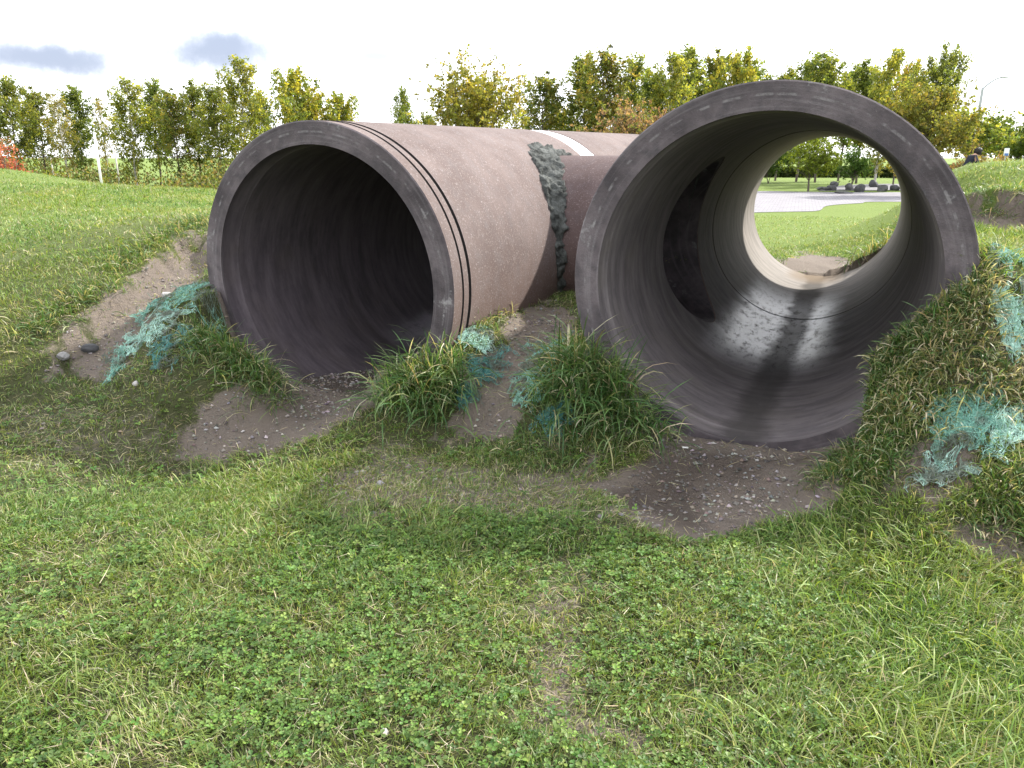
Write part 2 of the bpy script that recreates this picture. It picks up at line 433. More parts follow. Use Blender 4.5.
def lawn(n, r0, r1, wid, lo, hi, segs, half=56, hidden=False):
    x, y = sector(n, r0, r1, half)
    d = dirt(x, y); lu = lush(x, y)
    clump = fbm(x * 14, y * 14, 71, 2)
    keep = (rng.random(n) > (d * 1.05) ** 1.5) & ~in_pipe(x, y) & (rng.random(n) < .6 + .3 * lu + (clump - .4) * 1.2)
    if hidden:
        a = np.degrees(np.arctan2(x, y)); keep &= ~((a > 2) & (a < 12) & (y > 9)) 
    x, y, lu, d = x[keep], y[keep], lu[keep], d[keep]; n = len(x)
    z = height(x, y) - .004
    L = rng.uniform(lo, hi, n) * (.62 + .75 * lu) * (1 - .45 * d)
    hd = rng.uniform(0, 2 * np.pi, n); pref = fbm(x * 1.7, y * 1.7, 81) * 12
    hd = np.where(rng.random(n) < .45, pref + rng.normal(0, .6, n), hd)
    th = np.radians(np.clip(rng.normal(62, 20, n), 15, 92)); bend = np.radians(rng.uniform(5, 95, n))
    ye = yellow(x, y)[:, None]
    c = pick(GREENS, n) * (1 - .35 * ye) + np.array([.27, .28, .07]) * .35 * ye
    dead = rng.random(n) < (.05 + .16 * ye[:, 0] + .25 * d)
    c[dead] = pick(STRAW, dead.sum())
    w = wid * rng.uniform(.6, 1.3, n)
    return make_blades(np.stack([x, y, z], 1), hd, th, bend, L, w, segs, c)
def longblades(n):
    x, y = sector(n, 1.1, 5.0); k = (rng.random(n) < sstep(.35, .95, lush(x, y) + .1 * (x > .6))) & (dirt(x, y) < .15) & ~in_pipe(x, y); x, y = x[k], y[k]; n = len(x)
    pref = fbm(x * 2.3, y * 2.3, 83) * 14
    c = pick(np.array([(.17, .25, .05), (.22, .29, .07), (.12, .20, .04), (.30, .34, .14)]), n)
    return make_blades(np.stack([x, y, height(x, y)], 1), pref + rng.normal(0, .8, n), np.radians(rng.uniform(35, 80, n)), np.radians(rng.uniform(30, 95, n)), rng.uniform(.08, .17, n), rng.uniform(.003, .0055, n), 4, c)
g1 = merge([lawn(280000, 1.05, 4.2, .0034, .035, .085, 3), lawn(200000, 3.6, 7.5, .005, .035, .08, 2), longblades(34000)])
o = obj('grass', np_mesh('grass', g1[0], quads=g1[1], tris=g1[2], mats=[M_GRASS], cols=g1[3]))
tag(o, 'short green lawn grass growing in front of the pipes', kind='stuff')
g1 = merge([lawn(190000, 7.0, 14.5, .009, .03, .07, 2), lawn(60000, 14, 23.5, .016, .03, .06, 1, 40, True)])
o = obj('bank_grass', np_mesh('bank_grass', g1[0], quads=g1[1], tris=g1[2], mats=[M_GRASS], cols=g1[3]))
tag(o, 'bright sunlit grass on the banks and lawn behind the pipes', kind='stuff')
# straw lying flat
x, y = sector(52000, 1.1, 6.5); k = ~in_pipe(x, y); x, y = x[k], y[k]
d = dirt(x, y); k = rng.random(len(x)) < .2 + .6 * yellow(x, y) * (1 - d) + .3 * (d > .2) * (d < .8); x, y = x[k], y[k]; n = len(x)
s_ = make_blades(np.stack([x, y, height(x, y) + rng.uniform(.002, .03, n)], 1), rng.uniform(0, 6.28, n), rng.normal(.0, .2, n), rng.normal(0, .4, n), rng.uniform(.03, .10, n), rng.uniform(.0015, .003, n), 2, pick(STRAW, n))
tag(obj('dry_straw', np_mesh('dry_straw', s_[0], quads=s_[1], tris=s_[2], mats=[M_GRASS], cols=s_[3])), 'dead beige grass stalks lying between the green blades', kind='stuff')

# clover: trefoils of three folded leaflets on the near lawn
def clover(n, r0, r1, size):
    x, y = sector(n, r0, r1); d = dirt(x, y); lu = lush(x, y)
    cl = fbm(x * 4.5, y * 4.5, 91)
    k = (rng.random(n) < np.clip(1.05 - lu * .9, .12, 1) * sstep(.22, .62, cl)) & (rng.random(n) > d * 1.2) & ~in_pipe(x, y); x, y = x[k], y[k]; n = len(x)
    c = np.stack([x, y, height(x, y) + rng.uniform(.008, .045, n)], 1)
    r = size * (.45 + 1.15 * rng.random(n) ** 1.6)
    tilt = rng.normal(0, .45, n); ta = rng.uniform(0, 6.28, n); a0 = rng.uniform(0, 6.28, n)
    nrm = np.stack([np.sin(tilt) * np.cos(ta), np.sin(tilt) * np.sin(ta), np.cos(tilt)], 1)
    e1 = np.cross(nrm, np.array([0, 1.0, 0])); e1 /= np.linalg.norm(e1, axis=1)[:, None]; e2 = np.cross(nrm, e1)
    col = pick(np.array([(.085, .17, .03), (.12, .21, .04), (.06, .125, .026), (.17, .25, .055), (.10, .17, .045)]), n, .2)
    Vs = []; Cs = []
    for j in range(3):
        a = a0 + j * 2.094
        dr = e1 * np.cos(a)[:, None] + e2 * np.sin(a)[:, None]; pr = -e1 * np.sin(a)[:, None] + e2 * np.cos(a)[:, None]
        R = r[:, None]
        tip = c + dr * R * 1.05 + nrm * R * .1; m1 = c + dr * R * .62 + pr * R * .46 + nrm * R * .22; m2 = c + dr * R * .62 - pr * R * .46 + nrm * R * .22
        q1 = c + dr * R * 1.0 + pr * R * .28 + nrm * R * .17; q2 = c + dr * R * 1.0 - pr * R * .28 + nrm * R * .17
        Vs.append(np.stack([c, m1, q1, tip, q2, m2], 1)); Cs.append(np.repeat(col[:, None], 6, 1) * np.array([.8, 1, 1.1, 1.2, 1.1, 1])[None, :, None])
    V = np.concatenate(Vs).reshape(-1, 3); C = np.concatenate(Cs).reshape(-1, 3)
    b = (np.arange(len(V) // 6) * 6)[:, None]
    return V, np.concatenate([b + np.array([0, 1, 2, 3]), b + np.array([0, 3, 4, 5])]), None, C
c_ = merge([clover(62000, 1.1, 3.4, .0105), clover(34000, 3.0, 5.5, .012)])
tag(obj('clover', np_mesh('clover', c_[0], quads=c_[1], mats=[M_CLOVER], cols=c_[3])), 'low clover leaves carpeting the near lawn', kind='stuff')

# broad leaves (plantain, dandelion): rosettes
def rosette(x, y, n, L, col, wide=.32):
    root = np.repeat([[x, y, hz(x, y) + .004]], n, 0); root[:, :2] += rng.normal(0, .006, (n, 2))
    return make_blades(root, rng.uniform(0, 6.28, n), np.radians(rng.uniform(25, 70, n)), np.radians(rng.uniform(30, 80, n)), L * rng.uniform(.6, 1.1, n), L * wide * rng.uniform(.7, 1.1, n), 4, pick(np.array([col]), n, .15), None, rng.normal(0, .3, n))
ps = []
for px, py, n, L in [(765, 655, 4, .05), (735, 650, 4, .05), (470, 620, 9, .10), (500, 650, 8, .08), (440, 690, 5, .06), (855, 615, 5, .06), (840, 655, 5, .05), (330, 520, 6, .08), (370, 545, 6, .07), (900, 700, 7, .09), (970, 700, 7, .10), (720, 720, 8, .09),
                     (80, 660, 7, .07), (180, 600, 6, .06), (260, 650, 6, .06), (540, 590, 7, .07), (572, 600, 5, .05), (680, 700, 7, .08), (1000, 610, 7, .09), (640, 600, 5, .06), (230, 740, 6, .08), (560, 735, 6, .08), (90, 560, 6, .06), (300, 600, 5, .06), (780, 745, 7, .09), (880, 650, 6, .08)]:
    p = P(px, py); ps.append(rosette(p[0], p[1], n, L * .62, (.13, .20, .05) if rng.random() < .8 else (.17, .25, .06), .42))
x, y = sector(1500, 1.1, 4.5); k = (~in_pipe(x, y)) & (dirt(x, y) < .2)
for a, b in zip(x[k][:420], y[k][:420]): ps.append(rosette(a, b, int(rng.integers(2, 6)), rng.uniform(.02, .05), (.12, .19, .05), .5))
s_ = merge(ps)
tag(obj('broadleaf_weeds', np_mesh('broadleaf_weeds', s_[0], quads=s_[1], tris=s_[2], mats=[M_CLOVER], cols=s_[3])), 'broad green weed leaves scattered through the lawn', kind='stuff')

# gravel grains on the bare soil
def stones(n, x, y, s0, s1, bury=.3):
    z = height(x, y); n = len(x)
    bv = np.array([(1, 0, 0), (-1, 0, 0), (0, 1, 0), (0, -1, 0), (0, 0, 1), (0, 0, -1)], float)
    # an octahedron with jittered corners, split once would be wasteful at this size
    s = s0 * (s1 / s0) ** (rng.random(n) ** 2.2)
    v = bv[None] * (1 + rng.normal(0, .22, (n, 6, 1))) + rng.normal(0, .15, (n, 6, 3))
    v[:, :, 2] *= .65; a = rng.uniform(0, 6.28, n); ca, sa = np.cos(a)[:, None], np.sin(a)[:, None]
    vx = v[:, :, 0] * ca - v[:, :, 1] * sa; vy = v[:, :, 0] * sa + v[:, :, 1] * ca
    V = np.stack([vx, vy, v[:, :, 2]], 2) * s[:, None, None] + np.stack([x, y, z + s * .3], 1)[:, None]
    f = np.array([(0, 2, 4), (2, 1, 4), (1, 3, 4), (3, 0, 4), (2, 0, 5), (1, 2, 5), (3, 1, 5), (0, 3, 5)])
    T = ((np.arange(n) * 6)[:, None, None] + f).reshape(-1, 3)
    col = pick(np.array([(.16, .145, .135), (.24, .215, .19), (.32, .30, .28), (.12, .105, .10), (.20, .16, .13)]), n, .2)
    wtp = 1 - sstep(-.1, .1, sdpoly(x, y, WETP)); col = col * (1 - .45 * wtp[:, None])
    return V.reshape(-1, 3), None, T, np.repeat(col, 6, 0)
x, y = sector(160000, 2.2, 7.0, 45); d = dirt(x, y); k = (rng.random(len(x)) < d ** 2 * (.22 + .7 * sstep(.45, .7, fbm(x * 2.3, y * 2.3, 15)))) & ~((np.abs(local(x, y, RC, RD, RS)[0]) < .9) & (local(x, y, RC, RD, RS)[1] > 0))
m_gr, nt_ = newmat('gravel_grains'); g_ = NT(nt_); g_.out(g_.n('ShaderNodeAttribute', attribute_name='tint').outputs['Color'], .85)
s_ = stones(0, x[k], y[k], .002, .016)
tag(obj('gravel', np_mesh('gravel', s_[0], tris=s_[2], mats=[m_gr], cols=s_[3])), 'small gravel and grit strewn on the bare soil', kind='stuff')

# single stones
def rock(name, loc, size, mat, label, cat='stone', group=None, seed=0, flat=.7, sub=3):
    bm = bmesh.new(); bmesh.ops.create_icosphere(bm, subdivisions=sub, radius=1)
    off = Vector((seed * 7.3, seed * 3.1, seed * 1.7))
    cuts = [Vector((mnoise.random_unit_vector())) for _ in range(0)]
    r2 = np.random.default_rng(seed + 100); planes = r2.normal(0, 1, (9, 3)); planes /= np.linalg.norm(planes, axis=1)[:, None]; pd = r2.uniform(.55, .85, 9)
    for v in bm.verts:
        c = np.array(v.co)
        for pl, q in zip(planes, pd):
            e = c @ pl - q
            if e > 0: c = c - pl * e * .85
        v.co = Vector(c); v.co *= 1 + .12 * mnoise.fractal(v.co * 2.5 + off, 1, 2, 4)
        v.co = Vector((v.co.x * size[0], v.co.y * size[1], v.co.z * size[2]))
    me = bpy.data.meshes.new(name); bm.to_mesh(me); bm.free(); me.materials.append(mat)
    o = obj(name, me, loc=loc); o.rotation_euler.z = r2.uniform(0, 6)
    return tag(o, label, cat, group)
for px, py, s, mt, lb in [(385, 734, .017, M_WHITESTONE, 'small white stone in the grass near the lower edge'),
                          (165, 283, .05, M_WHITESTONE, 'pale rounded stone on the eroded bank left of the pipes'),
                          (88, 337, .06, M_DARKSTONE, 'flat dark stone half buried in gravel left of the teal netting'),
                          (137, 388, .028, M_WHITESTONE, 'small pale stone on the soil below the left netting'),
                          (380, 484, .03, M_STONE, 'grey pebble on the worn patch between the two pipes'),
                          (944, 655, .014, M_WHITESTONE, 'small round white stone in the grass at lower right'),
                          (757, 458, .012, M_WHITESTONE, 'white pebble on damp soil at the mouth of the right pipe'),
                          (62, 352, .05, M_STONE, 'grey stone on the eroded slope nearest the left edge')]:
    p = P(px, py); rock('stone', (p[0], p[1], hz(*p) + s * .45), (s, s * .8, s * .65), mt, lb, seed=int(px))
# the white litter stick
bm = bmesh.new(); bmesh.ops.create_cone(bm, cap_ends=True, segments=10, radius1=.005, radius2=.005, depth=.035)
bmesh.ops.bevel(bm, geom=bm.edges[:], offset=.0008, segments=1, affect='EDGES')
me = bpy.data.meshes.new('paper_scrap'); bm.to_mesh(me); bm.free(); me.materials.append(simple('white_paper', (.75, .75, .73), .8, 60, .08))
p = P(686, 436); o = obj('paper_scrap', me, loc=(p[0], p[1], hz(*p) + .012)); o.rotation_euler = (1.57, .0, 1.3)
tag(o, 'tiny white paper stub lying at the tip of the long grass by the right pipe', 'litter')

# ------------------------------------------------------------------ tall tufts
TUFTG = np.array([(.065, .135, .04), (.09, .165, .05), (.12, .19, .065), (.05, .11, .035), (.16, .22, .10)])
TUFTD = np.array([(.38, .34, .20), (.30, .28, .15), (.19, .20, .09), (.46, .42, .30)])
def tuft(name, roots_px, rad, n, L, label, group, dead=.1, down=None, wid=.006, center=None, spread=1.0):
    pts = [P(*q) for q in roots_px]; c = np.mean(pts, 0)
    parts = []
    idx = rng.integers(0, len(pts), n); pp = np.array(pts)[idx] + rng.normal(0, rad, (n, 2))
    z = height(pp[:, 0], pp[:, 1])
    keep = ~in_pipe(pp[:, 0], pp[:, 1], .0); pp, z = pp[keep], z[keep]; n = len(pp)
    out = pp - c; hd = np.arctan2(out[:, 1], out[:, 0]) + rng.normal(0, 1.1, n)
    if down is not None:
        hd = np.where(rng.random(n) < .65, down + rng.normal(0, .75, n), hd)
    LL = L * rng.uniform(.35, 1.1, n)
    col = pick(TUFTG, n, .15); dd = rng.random(n) < dead; col[dd] = pick(TUFTD, dd.sum())
    v, q, t, cc = make_blades(np.stack([pp[:, 0] - c[0], pp[:, 1] - c[1], z - .01], 1), hd, np.radians(np.clip(rng.normal(68, 18, n), 20, 95)), np.radians(rng.uniform(35, 130, n)) * spread, LL, wid * rng.uniform(.6, 1.3, n), 5, col, None, rng.normal(0, .5, n))
    z0 = hz(*c); v[:, 2] -= z0
    # blades rest on the ground instead of sinking through it
    gz = height(v[:, 0] + c[0], v[:, 1] + c[1]) - z0
    v[:, 2] = np.where(gz - v[:, 2] < .12, np.maximum(v[:, 2], gz + .003), v[:, 2])
    o = obj(name, np_mesh(name, v, quads=q, tris=t, mats=[M_GRASS], cols=cc), loc=(c[0], c[1], z0))
    return tag(o, label, 'grass tuft', group)
G_ = 'long grass tufts at the pipe mouths'
DN = -math.pi / 2
tuft('grass_tuft', [(420, 395), (405, 390), (440, 390), (425, 378), (400, 400), (435, 405), (450, 375)], .085, 900, .40, 'big green arching grass tuft at the right rim of the left pipe', G_, .16, DN, .007)
tuft('grass_tuft', [(590, 385), (570, 395), (610, 400), (600, 415), (570, 370), (560, 400), (625, 410), (580, 375), (640, 425)], .09, 1400, .42, 'big dark green grass tuft leaning against the left rim of the right pipe', G_, .18, DN - .1, .007)
tuft('grass_tuft', [(520, 445), (540, 450), (560, 452), (580, 448)], .06, 420, .13, 'low grass clump at the foot of the dark green tuft', G_, .2, DN)
tuft('grass_tuft', [(215, 335), (230, 355), (245, 372), (225, 320), (260, 385), (205, 345), (240, 350), (270, 390)], .085, 1500, .25, 'shaggy grass tuft covering the lower left rim of the left pipe', G_, .22, DN + .1)
tuft('grass_tuft', [(475, 322), (490, 316), (480, 330), (500, 310), (510, 304)], .05, 500, .17, 'yellowish dry grass tuft along the sunny side of the left pipe', G_, .55, DN + .3)
tuft('grass_tuft', [(592, 335), (578, 345), (570, 352), (585, 350)], .04, 260, .18, 'dry pale grass beside the left rim of the right pipe', G_, .6, DN - .4)
MOUND = [
    ([(830, 452), (845, 440), (860, 455), (875, 470), (840, 470), (885, 450), (820, 465)], .07, 1500, .19, 'green grass clump at the lower right of the right pipe mouth', .15),
    ([(865, 410), (885, 395), (900, 380), (880, 420), (905, 405), (920, 420)], .07, 1700, .22, 'mixed green and straw grass clump halfway up the right mound', .35),
    ([(920, 350), (935, 330), (950, 345), (940, 370), (925, 375), (960, 375), (975, 390)], .065, 1700, .22, 'shaggy straw coloured grass clump high on the right mound', .42),
    ([(960, 300), (970, 288), (978, 300), (965, 325), (972, 335), (962, 345)], .055, 1300, .19, 'tangled dry grass crest beside the right rim of the right pipe', .45),
    ([(985, 385), (1000, 392), (1010, 385), (1015, 400), (1020, 395)], .05, 900, .18, 'dry grass at the right edge between the turquoise nets', .5),
    ([(975, 520), (1000, 505), (1020, 500), (1010, 480), (985, 500), (1024, 520)], .06, 1300, .15, 'fresh green grass clump at the foot of the right mound', .15)]
for pts, rad, n, L, lb, dead in MOUND:
    tuft('grass_tuft', [(q[0] + 9, q[1] + 3) for q in pts], rad * .85, int(n * .62), L * .72, lb, G_, min(.75, dead + .22), DN - .35)
tuft('grass_tuft', [(872, 380), (888, 358), (905, 338), (922, 322), (940, 304), (955, 292), (858, 402), (848, 422), (880, 368), (897, 348)], .05, 1900, .13, 'short grass fringe along the edge of the right mound against the pipe mouth', G_, .3, DN - .5)
for pts, lb in [([(125, 260), (118, 268), (132, 256)], 'dark grass clump overhanging the middle of the left scarp'), ([(195, 222), (205, 226), (188, 224)], 'dry grass fringe on the scarp beside the left pipe'),
                ([(965, 193), (985, 192), (1005, 192), (1020, 192), (995, 193)], 'grass lip hanging over the dark soil cut at far right'), ([(160, 240), (168, 236), (150, 246), (175, 232)], 'dry brown grass overhanging the upper scarp'), ([(85, 300), (95, 292), (75, 308), (102, 286)], 'ragged grass edge above the middle of the gravel slope'), ([(45, 325), (55, 318), (38, 335)], 'grass clump hanging over the left end of the scarp'), ([(860, 268), (875, 255), (888, 243), (868, 262)], 'tall grass on the small bank seen through the right pipe')]:
    tuft('grass_tuft', pts, .08 if 'through' not in lb else .15, 380, .14 if 'through' not in lb else .35, lb, G_, .3, DN, .006 if 'through' not in lb else .012)

# ------------------------------------------------------------------ torn erosion netting
def net(corners, label, nu, nv, hole=.45, col=(.10, .42, .34), lift=.022, seed=0, w=.0026, dropout=.16):
    nu = int(nu * 1.35); nv = int(nv * 1.35); c4 = [P(*q) for q in corners]
    r2 = np.random.default_rng(seed)
    u = np.linspace(0, 1, nu)[:, None] + 0 * np.zeros((1, nv)); v = np.linspace(0, 1, nv)[None] + np.zeros((nu, 1))
    X = sum(k[..., None] * c for k, c in zip(((1 - u) * (1 - v), u * (1 - v), u * v, (1 - u) * v), c4))
    x, y = X[..., 0], X[..., 1]
    x = x + (fbm(u * 6, v * 6, seed) - .5) * .16 + (fbm(u * 22, v * 22, seed + 3) - .5) * .03; y = y + (fbm(u * 6, v * 6, seed + 1) - .5) * .16 + (fbm(u * 22, v * 22, seed + 4) - .5) * .03
    z = height(x.ravel(), y.ravel()).reshape(x.shape) + .012 + lift * fbm(u * 5, v * 5, seed + 2) + .02 * fbm(u * 18, v * 18, seed + 5)
    c = np.array([x.mean(), y.mean(), z.mean()])
    Pn = np.stack([x, y, z], -1) - c
    edge = np.minimum(np.minimum(u, 1 - u), np.minimum(v, 1 - v))
    alive = (fbm(u * 5 + 3, v * 5, seed + 8) * .65 + fbm(u * 16, v * 16, seed + 9) * .35 + .22 * sstep(0, .3, edge) > hole + .12)
    muddy = fbm(u * 7, v * 7, seed + 12)
    A = []; B = []
    for (a, b, ka, kb) in ((Pn[:-1], Pn[1:], alive[:-1], alive[1:]), (Pn[:, :-1], Pn[:, 1:], alive[:, :-1], alive[:, 1:])):
        m = ka & kb & (r2.random(ka.shape) > dropout); A.append(a[m]); B.append(b[m])
    # loose frayed threads
    m = alive & (r2.random(alive.shape) < .05); a = Pn[m]; A.append(a); B.append(a + r2.normal(0, .022, a.shape) + np.array([0, 0, .008]))
    A = np.concatenate(A); B = np.concatenate(B); n = len(A)
    d = B - A; d /= np.linalg.norm(d, axis=1)[:, None] + 1e-9
    up = np.array([0, 0, 1.]) + r2.normal(0, .5, (n, 3)); s = np.cross(d, up); s /= np.linalg.norm(s, axis=1)[:, None] + 1e-9
    s *= w / 2 * r2.uniform(.6, 1.3, (n, 1)); t = np.cross(d, s)
    # three-sided threads, so that they have thickness
    V = np.concatenate([A - s, A + s, A + t, B - s, B + s, B + t], 0)
    i = np.arange(n)[:, None]
    Q = np.concatenate([np.concatenate([i + a * n, i + b * n, i + (b + 3) * n, i + (a + 3) * n], 1) for a, b in ((0, 1), (1, 2), (2, 0))])
    cc = np.array(col)[None] * (1 + r2.normal(0, .22, (n, 1))); cc = cc + (r2.random((n, 1)) < .2) * np.array([.14, .12, .10]); mud = sstep(.48, .66, fbm((A[:, 0] + c[0]) * 9, (A[:, 1] + c[1]) * 9, seed + 12))[:, None] * .8; cc = cc * (1 - mud) + np.array([.13, .12, .085]) * mud; C = np.clip(np.tile(cc, (6, 1)), 0, 1)
    o = obj('erosion_netting', np_mesh('erosion_netting', V, quads=Q, mats=[M_NET], cols=C), loc=c)
    return tag(o, label, 'netting', 'torn scraps of turquoise erosion netting')
TQ = (.22, .46, .38); TB = (.08, .25, .23); TP = (.42, .64, .56)
net([(150, 292), (222, 282), (215, 318), (118, 322)], 'turquoise net draped at the top of the mound beside the left pipe', 90, 50, .40, TQ, seed=11)
net([(118, 318), (205, 312), (185, 350), (110, 345)], 'turquoise net flap hanging down the left mound in two tongues', 80, 42, .46, TP, seed=12)
net([(155, 335), (200, 330), (190, 385), (150, 378)], 'dark teal net scrap half buried in soil below the left mound', 50, 40, .50, TB, seed=13)
net([(98, 340), (122, 335), (128, 380), (105, 385)], 'small turquoise net tongue lying on gravel at far left', 34, 34, .45, TQ, seed=14)
net([(455, 336), (490, 333), (494, 354), (458, 352)], 'bright turquoise net scrap beside the rim of the left pipe', 60, 30, .34, TP, seed=15)
net([(470, 360), (512, 352), (512, 378), (468, 384)], 'dark teal net scrap in the gully between the pipes', 50, 34, .42, TB, seed=16)
net([(520, 345), (572, 330), (560, 372), (512, 385)], 'teal net strands left of the dark green tuft', 60, 44, .46, TQ, seed=17)
net([(512, 380), (545, 370), (545, 415), (515, 412)], 'teal net strands hanging into the gully at the tuft foot', 44, 40, .50, TQ, seed=18)
net([(535, 418), (575, 412), (572, 436), (540, 438)], 'blue green net lump under the low grass clump', 40, 28, .45, TB, seed=19)
net([(452, 392), (480, 386), (478, 408), (455, 410)], 'small teal net scrap right of the arching tuft', 30, 24, .48, TB, seed=20)
net([(985, 272), (1030, 266), (1030, 292), (990, 294)], 'turquoise net on top of the right mound', 50, 36, .40, TQ, seed=21)
net([(985, 312), (1030, 296), (1034, 372), (1000, 362)], 'large pale turquoise net on the upper right mound', 64, 60, .36, TP, seed=22)
net([(928, 410), (1000, 398), (1000, 452), (935, 462)], 'wide teal net sheet across the lower right mound', 90, 60, .38, TQ, seed=23)
net([(925, 462), (972, 458), (965, 494), (915, 492)], 'pale turquoise net hem at the foot of the right mound', 50, 36, .42, TP, seed=24)
net([(990, 432), (1034, 415), (1034, 450), (992, 470)], 'pale net strip running to the right edge below the dry grass', 46, 34, .40, TP, seed=25)

# ------------------------------------------------------------------ concrete
def concrete(name, kind):
    m, nt = newmat(name); g = NT(nt)
    tc = g.n('ShaderNodeTexCoord').outputs['Object']
    sx = g.n('ShaderNodeSeparateXYZ'); g.l(tc, sx.inputs[0]); X, Y, Z = sx.outputs
    ang = g.math('ARCTAN2', X, Z)
    fine = g.noise(tc, 70, 4, .7); blot = g.noise(tc, 2.6, 6, .62); mid = g.noise(tc, 11, 5, .65); grit = g.noise(tc, 240, 2)
    streak = g.noise(g.comb(g.math('MULTIPLY', ang, 1.7), g.math('MULTIPLY', Y, 10.0), g.math('MULTIPLY', blot, 2.0)), 1.0, 6, .68)
    streak2 = g.noise(g.comb(g.math('MULTIPLY', ang, 7.0), g.math('MULTIPLY', Y, 38.0), 3.0), 1.0, 4, .7)
    if kind in ('outer', 'barrel'):
        col = g.mix(g.rng(blot, .3, .7), (.12, .090, .083), (.172, .135, .126))
        col = g.mix(g.math('MULTIPLY', g.rng(mid, .4, .75), .45), col, (.155, .14, .142))
        low = g.rng(Z, -.9, .35, 1, 0)                                   # warmer, iron-stained lower flank
        col = g.mix(g.math('MULTIPLY', low, .55), col, (.25, .145, .11))
        st = g.noise(g.comb(g.math('MULTIPLY', Y, 9.0), g.math('MULTIPLY', Z, .7), 0.0), 1.0, 4, .6)
        col = g.mix(g.math('MULTIPLY', g.rng(st, .5, .75), .3), col, (.11, .09, .09))
        sp = g.rng(fine, .56, .66); col = g.mix(g.math('MULTIPLY', sp, .6), col, (.34, .30, .285))
        dk = g.rng(grit, .62, .72); col = g.mix(g.math('MULTIPLY', dk, .6), col, (.06, .05, .05))
        h = g.math('ADD', g.math('MULTIPLY', fine, .6), g.math('MULTIPLY', grit, .5))
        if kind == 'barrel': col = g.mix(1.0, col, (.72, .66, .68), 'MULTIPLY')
        g.out(col, .88, h, .7, .010, .25)
    elif kind == 'face':
        col = g.mix(g.rng(blot, .32, .68), (.048, .040, .044), (.14, .118, .126))
        col = g.mix(g.math('MULTIPLY', g.rng(mid, .42, .7), .7), col, (.05, .045, .05))
        rr = g.math('POWER', g.math('ADD', g.math('MULTIPLY', X, X), g.math('MULTIPLY', Z, Z)), .5)
        wv = g.noise(g.comb(g.math('MULTIPLY', rr, 30.0), ang, 0.0), 1.0, 3)
        col = g.mix(g.math('MULTIPLY', g.rng(wv, .5, .7), .3), col, (.22, .20, .21))
        ln = g.math('ABSOLUTE', g.math('SUBTRACT', rr, .985)); ln = g.rng(ln, .003, .010, 1, 0)
        col = g.mix(g.math('MULTIPLY', ln, g.rng(mid, .45, .62, .0, .55)), col, (.26, .245, .25))
        wh = g.math('MULTIPLY', g.rng(g.noise(tc, 5.5, 6, .7), .58, .70), .7); col = g.mix(wh, col, (.30, .285, .29))
        sp = g.rng(fine, .66, .74); col = g.mix(g.math('MULTIPLY', sp, .5), col, (.40, .38, .37))
        g.out(col, .85, g.math('ADD', g.math('MULTIPLY', fine, .7), g.math('MULTIPLY', mid, .6)), .7, .01, .3)
    elif kind in ('inner', 'dim'):
        col = g.mix(g.rng(streak, .3, .72), (.095, .083, .088), (.20, .178, .182))
        col = g.mix(g.math('MULTIPLY', g.rng(streak2, .56, .76), .35), col, (.04, .035, .042))
        col = g.mix(g.math('MULTIPLY', g.rng(blot, .45, .75), .35), col, (.15, .13, .105))
        rear = g.rng(Y, 3.55, 3.75); col = g.mix(g.math('MULTIPLY', rear, .75), col, g.mix(g.rng(streak, .3, .7), (.17, .155, .135), (.27, .245, .215)))  # paler concrete of the rear section, bounced sunlight also mixed into it
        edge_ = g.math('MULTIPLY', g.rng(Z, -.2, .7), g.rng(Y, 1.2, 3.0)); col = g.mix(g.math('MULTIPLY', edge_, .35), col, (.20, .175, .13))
        low = g.rng(Z, -.9, -.55, 1, 0)
        ax_ = g.math('ABSOLUTE', X)
        wn = g.math('MULTIPLY', g.math('SUBTRACT', g.noise(tc, 3.0, 5, .6), .5), .22)
        cen = g.rng(g.math('ADD', ax_, wn), .05, .17, 1, 0)              # water-darkened run along the invert
        cen = g.math('MULTIPLY', cen, g.rng(Z, -.6, -.5, 1, 0))
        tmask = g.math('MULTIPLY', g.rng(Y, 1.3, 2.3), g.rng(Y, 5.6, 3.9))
        glare = g.math('MULTIPLY', g.math('MULTIPLY', g.rng(g.math('ADD', g.math('ABSOLUTE', g.math('ADD', X, .10)), wn), .56, .30), tmask), g.rng(Z, -.60, -.74))
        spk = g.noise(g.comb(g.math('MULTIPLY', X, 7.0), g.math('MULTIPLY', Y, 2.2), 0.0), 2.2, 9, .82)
        glare = g.math('MULTIPLY', glare, g.rng(spk, .28, .52))
        col = g.mix(g.math('MULTIPLY', glare, .95), col, (.80, .79, .82))  # sky glare on the worn floor painted in as white
        col = g.mix(g.math('MULTIPLY', cen, .72), col, (.045, .041, .038))
        sand = g.math('MULTIPLY', g.rng(Y, 5.9, 6.5), g.rng(Z, -.80, -.88)); col = g.mix(sand, col, (.16, .12, .08))
        rough = g.math('ADD', g.math('SUBTRACT', .80, g.math('MULTIPLY', glare, .52)), g.math('MULTIPLY', cen, .3), clamp=True)
        h = g.math('ADD', g.math('MULTIPLY', streak2, .25), g.math('MULTIPLY', fine, .45))
        if kind == 'dim': col = g.mix(1.0, col, (.62, .58, .64), 'MULTIPLY')     # deep shade of the left bore put into the colour
        g.out(col, rough, h, .4, .006, .4)
    return m
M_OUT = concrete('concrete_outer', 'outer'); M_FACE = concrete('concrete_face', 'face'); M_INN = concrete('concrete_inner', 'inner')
M_GROOVE = simple('seal_groove', (.02, .018, .018), .9)
M_COLLAR = simple('white_collar', (.78, .77, .75), .6, 20, .06)
M_MORTAR, nt_ = newmat('mortar'); g_ = NT(nt_); tc_ = g_.n('ShaderNodeTexCoord').outputs['Object']
f1 = g_.noise(tc_, 9, 6, .75); f2 = g_.noise(tc_, 45, 5, .7)
